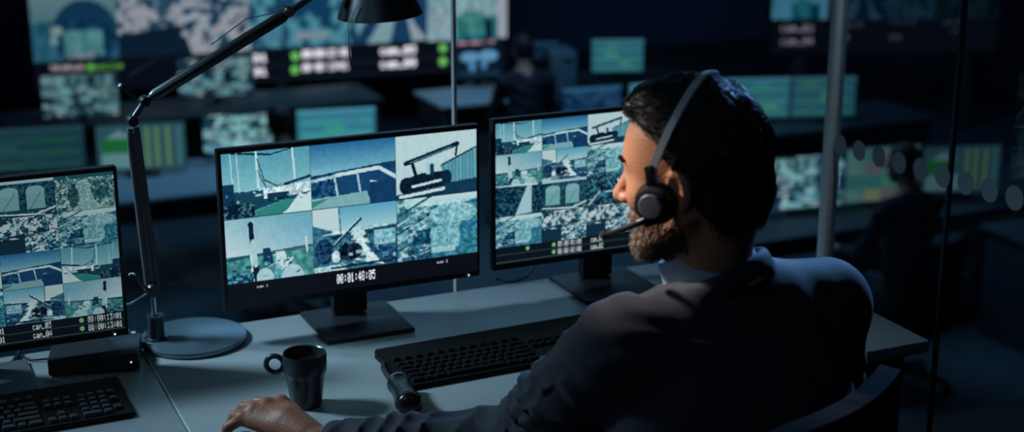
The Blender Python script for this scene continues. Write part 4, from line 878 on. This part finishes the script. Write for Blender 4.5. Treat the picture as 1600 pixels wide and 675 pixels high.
for k in range(K):
    paths[:, k] = pos; tg = drc-nr*(drc*nr).sum(1, keepdims=True); tg /= np.linalg.norm(tg, axis=1, keepdims=True)+1e-9
    pos = pos+tg*Ln/K+nr*(.0011+.0006*rng.rand(len(roots), 1))+low*(nr*.0022*k/K)
    ff = hair_sdf(pos)[:, None]; pos = pos-nr*np.minimum(ff-.0035-.004*low, 0)*.0-nr*np.maximum(ff-.005-.012*low, 0)
gd = hair_sdf(paths[:, -1]) < .011; paths = paths[gd]
sc, sq = strands(paths, .0009, .0003); HAIRV = (np.concatenate([co, sc]), np.concatenate([q, sq+len(co)]))
M_hair = mat('dark_hair', (.012, .009, .010), .42, scale=400, var=.35, spec=.4)
nmesh('hair', *HAIRV, M_hair, man, OR)
# beard strands rooted on the jaw skin
bc = BODY[0]; hb = ((bc-HC)@HB.T)/HS
reg = (hb[:, 2] < -.050-.3*np.clip(.05-hb[:, 1], 0, .05)) & (hb[:, 1] > -.002) & (hb[:, 2] > -.135) & (np.abs(hb[:, 0]) < .075) & ~((hb[:, 1] > .08) & (np.abs(hb[:, 2]+.0685) < .011) & (np.abs(hb[:, 0]) < .022)) & ~((hb[:, 1] < .03) & (hb[:, 2] < -.11))
idx = np.nonzero(reg)[0]; idx = rng.choice(idx, 5000); ro = bc[idx]; e = .002
nr = np.stack([man_body(ro+e*np.eye(3)[a])-man_body(ro-e*np.eye(3)[a]) for a in range(3)], -1); nr /= np.linalg.norm(nr, axis=1, keepdims=True)+1e-9
gz = np.clip((hb[idx, 1]-.05)/.04, 0, 1); ln = (.003+.004*rng.rand(len(idx))+.004*gz)[:, None]; dr_ = nr*.75-HU*.65+HF*.1+rng.randn(len(idx), 3)*.3; dr_ /= np.linalg.norm(dr_, axis=1, keepdims=True)
paths = np.stack([ro-nr*.001, ro+dr_*ln*.5, ro+dr_*ln-HU*ln*.25], 1); sc, sq = strands(paths, .0008, .0003)
grey = (rng.rand(len(idx)) < .05+.6*gz); colr = np.where(grey[:, None], np.array([.34, .34, .33]), np.array([.19, .078, .034])); colr = np.repeat(colr, 12, 0)
nmesh('beard', sc, sq, mat('beard_hair', (1, 1, 1), .5, attr='tone'), man, OR, colr)
# eyebrows
ebp = []
for s in (-1, 1):
    for k in range(130):
        u = rng.rand(); b0 = hw((s*(.012+.036*u), .0975-.022*u*u, .026+.006*math.sin(u*2.6)+.005*(rng.rand()-.5))); g_ = np.array([float(head_sdf((b0+.001*np.eye(3)[a_])[None])[0]-head_sdf((b0-.001*np.eye(3)[a_])[None])[0]) for a_ in range(3)])/.002; b0 = b0-g_*(float(head_sdf(b0[None])[0])-.001); e1 = b0+HX*s*.006+HF*.002+HU*.002; ebp.append([b0-HF*.004, (b0+e1)/2, e1])
sc, sq = strands(ebp, .0006, .0003); nmesh('eyebrows', sc, sq, M_hair, man, OR)

# suit jacket
def fold(p, a, b, A0, k, ph, tw):
    ab = b-a; L = np.linalg.norm(ab); u = ab/L; t = (p-a)@u; r = p-a-t[:, None]*u; th = np.arctan2(r@tz, r@sx)
    s = np.sin(k*t+tw*th+ph+1.3*np.sin(t*23+ph)); win = np.exp(-((t-.62*L)/(.45*L))**2); return A0*win*(1-np.abs(s)**.6*1.1)
neckax = (HC-NB)/np.linalg.norm(HC-NB)-RIGHT*.26+aw*.40; neckax /= np.linalg.norm(neckax)
def jacket(p):
    d = elp(p, SM-tz*.15-ty*.012, (.205, .122, .235), TB); d = smin(d, elp(p, PEL+tz*.12-ty*.01, (.182, .135, .24), TB), .06)
    d = smin(d, cap(p, PEL-tz*.02-sx*.06, PEL-tz*.02+sx*.06, .14), .05); d = smin(d, cap(p, SM-sx*.11-tz*.16, PEL-sx*.09+ty*.05+tz*.1, .10, .11), .05)
    d = smin(d, cap(p, NB-tz*.045-ty*.01, Ls+tz*.005, .056, .060), .05); d = smin(d, cap(p, NB-tz*.045-ty*.01, Rs+tz*.008, .060, .068), .05)
    aL = smin(cap(p, Ls, El, .074, .064), cap(p, El, Wl+(El-Wl)*.10, .058, .040), .02)
    aL = aL-fold(p, Ls, El, .011, 55, .5, 1.8)-fold(p, El, Wl, .009, 62, 1.2, -1.6)-.0022*np.sin(p@np.array([70, 40, 90.])+4*np.sin(p[:, 1]*31))
    aR = smin(cap(p, Rs, Er, .070, .060), cap(p, Er, Wr+(Er-Wr)*.10, .058, .040), .02); aR = aR-fold(p, Rs, Er, .006, 50, 2.2, 2)-fold(p, Er, Wr, .005, 75, .2, -1.4)
    d = smin(d, smin(aL, aR, .01), .03)
    # drapes over the shoulder blades
    q = (p-SM)@TB.T; d = d-.0032*np.exp(-((q[:, 0]-.13)/.07)**2)*np.sin(q[:, 0]*85+q[:, 2]*20)*np.exp(-((q[:, 2]+.06)/.12)**2)
    d = d-.006*np.exp(-((q[:, 2]-(-.02-.35*(q[:, 0]+.05)))/.012)**2)*np.exp(-((q[:, 0]+.10)/.06)**2)*(q[:, 1] < .06)
    d = d-.003*np.exp(-(q[:, 0]/.003)**2)*(q[:, 1] < 0)
    # turned collar round the neck
    cq = p-NB; h_ = cq@neckax; r_ = np.linalg.norm(cq-h_[:, None]*neckax, axis=1)
    d = smin(d, np.sqrt((r_-.084)**2+((h_+.022)*.5)**2)-.008, .016)
    d = smax(d, -np.maximum(r_-.0755, -(h_+.05)), .004); d = smax(d, -np.maximum(r_-.125, -(h_-.010)), .006)
    hem = (PEL[2]-.05)-p[:, 2]; return smax(d, hem, .01)
M_suit = mat('navy_suit_wool', (.010, .014, .030), .75, bump=.35, scale=500, var=.2, sheen=.12)
co, q = surf(jacket, (.55, 1.45, .45), (1.75, 2.6, 1.35), .0052, 1.6); nmesh('jacket', co, q, M_suit, man, OR)
for W_, E_ in ((Wl, El), (Wr, Er)):
    u = (E_-W_)/np.linalg.norm(E_-W_); MB().lathe([(.029, .0), (.034, 0), (.036, .05), (.031, .05)], W_+u*.012-OR, 36, axis_rot(u), True).build('shirt_cuff', mat('shirt_cotton', (.42, .50, .60), .7, bump=.2, scale=500), man)
# shirt collar: stand plus folded leaf, closed ring round the neck
b = MB(); n = 48; cz = neckax; cxv = np.cross(cz, HF); cxv /= np.linalg.norm(cxv); cyv = np.cross(cz, cxv); rings = []
for (r, h_) in ((.0650, -.022), (.0640, .036), (.0655, .0395), (.0685, .038), (.0735, .006), (.0735, -.022)):
    rings.append([b.bm.verts.new((NB+cz*(h_+.010*math.cos(2*math.pi*i/n)*0)+cxv*r*math.cos(2*math.pi*i/n)+cyv*r*math.sin(2*math.pi*i/n)-OR).tolist()) for i in range(n)])
for A1, B1 in zip(rings, rings[1:]+rings[:1]):
    for i in range(n): b.bm.faces.new((A1[i], A1[(i+1) % n], B1[(i+1) % n], B1[i]))
b.build('shirt_collar', MATS['shirt_cotton'], man)
def trousers(p):
    d = cap(p, PEL-sx*.06, PEL+sx*.06, .125)
    for s in (-1, 1):
        k = PEL+np.array([s*.13, .42, -.035]); f_ = np.array([k[0], k[1]-.04, .12]); d = smin(d, cap(p, PEL+np.array([s*.09, 0, 0]), k, .092, .074), .04); d = smin(d, cap(p, k, f_, .068, .056), .03)
    return d+.002*np.sin(p[:, 1]*60+p[:, 2]*40)
co, q = surf(trousers, (.9, 1.5, .04), (1.65, 2.4, .8), .010); nmesh('trousers', co, q, M_suit, man, OR)
for s in (-1, 1):
    k = PEL+np.array([s*.13, .38, 0]); f_ = np.array([k[0], k[1], 0])
    fn = lambda p: smax(smin(cap(p, f_+(0, -.04, .05), f_+(0, .17, .042), .050, .042), cap(p, f_+(0, 0, .06), f_+(0, 0, .13), .046, .048), .03), -p[:, 2], .004)
    co, q = surf(fn, f_-(.12, .15, .01), f_+(.12, .28, .22), .006); nmesh('shoe', co, q, M_chp, man, OR)
office_chair((1.125, 1.91, 0), math.radians(24), 'black office chair the suited man sits on', 1.045, .42)

# ================================================================ HEADSET
M_hs = mat('headset_plastic', (.010, .011, .014), .35); M_hsg = mat('headset_grey', (.13, .15, .18), .4, scale=100); M_hsb = mat('headset_band_metal', (.62, .66, .70), .35, .2)
ho = hw((0, 0, 0)); t = thing('headset', ho, 0, 'black telephone headset with silver band and microphone on the man\'s head', 'headset')
H_ = lambda l: hw(l)-ho
def band_pts(off):
    out = []
    for i in range(33):
        a = math.pi*(-.06+1.12*i/32); x = -math.cos(a)*(.0925+off); z = math.sin(a)*(.115+off)+.026; y = -.045+.062*(1-max(0, math.sin(a)))
        out.append(H_((x, y, z)))
    return out
b = MB(); up_ = band_pts(0); dn = band_pts(.0035); half = HF*.0075; V = []
for u, v in zip(up_, dn): V.append([b.bm.verts.new((w_).tolist()) for w_ in (u-half, u+half, v+half*.85, v-half*.85)])
for A1, B1 in zip(V, V[1:]):
    for k in range(4): b.bm.faces.new((A1[k], A1[(k+1) % 4], B1[(k+1) % 4], B1[k]))
b.bm.faces.new(V[0][::-1]); b.bm.faces.new(V[-1]); b.build('headband', M_hsb, t)
for s in (-1, 1):
    e_ = H_((s*.094, .020, -.024)); ax = HX*s; R = axis_rot(ax)
    MB().lathe([(0, -.016), (.026, -.016), (.032, -.010), (.032, -.002), (.026, .002), (0, .002)], e_, 48, R).build('ear_cushion', mat('cushion_foam', (.008, .009, .011), .9, bump=.4, scale=300), t)
    cu = MB().lathe([(0, .0), (.027, .0), (.029, .004), (.027, .012), (.020, .016), (0, .016)], e_, 48, R).build('ear_cup', M_hs, t)
    MB().lathe([(0, .015), (.0175, .015), (.0185, .018), (.0165, .0205), (0, .0215)], e_, 48, R).build('cup_cap', M_hsg, cu)
    MB().box((.014, .010, .05), e_+HX*s*.004+HU*.032, .003, tuple(Matrix([list(HF), list(HX), list(HU)]).transposed().to_euler())).build('slider', M_hs, t)
e_ = H_((-.112, .006, -.022)); P0 = e_; P1 = H_((-.104, .048, -.050)); P2 = H_((-.090, .086, -.064)); P3 = H_((-.070, .118, -.074))
MB().lathe([(0, -.004), (.012, -.004), (.013, 0), (.012, .004), (0, .004)], H_((-.104, .028, -.042)), 24, axis_rot(HX)).build('boom_pivot', M_hs, t)
MB().tube(bez([H_((-.104, .028, -.042)), P1, P2, P3], 8), [.0055]*8+[.0048]*8+[.0042]*9, 12).build('boom', M_hs, t)
MB().tube([P3-(P3-P2)*.25, P3, P3+(P3-P2)*.12], [.0055, .0062, .004], 12).build('microphone', mat('mic_foam', (.006, .007, .008), .9, bump=.5, scale=600), t)
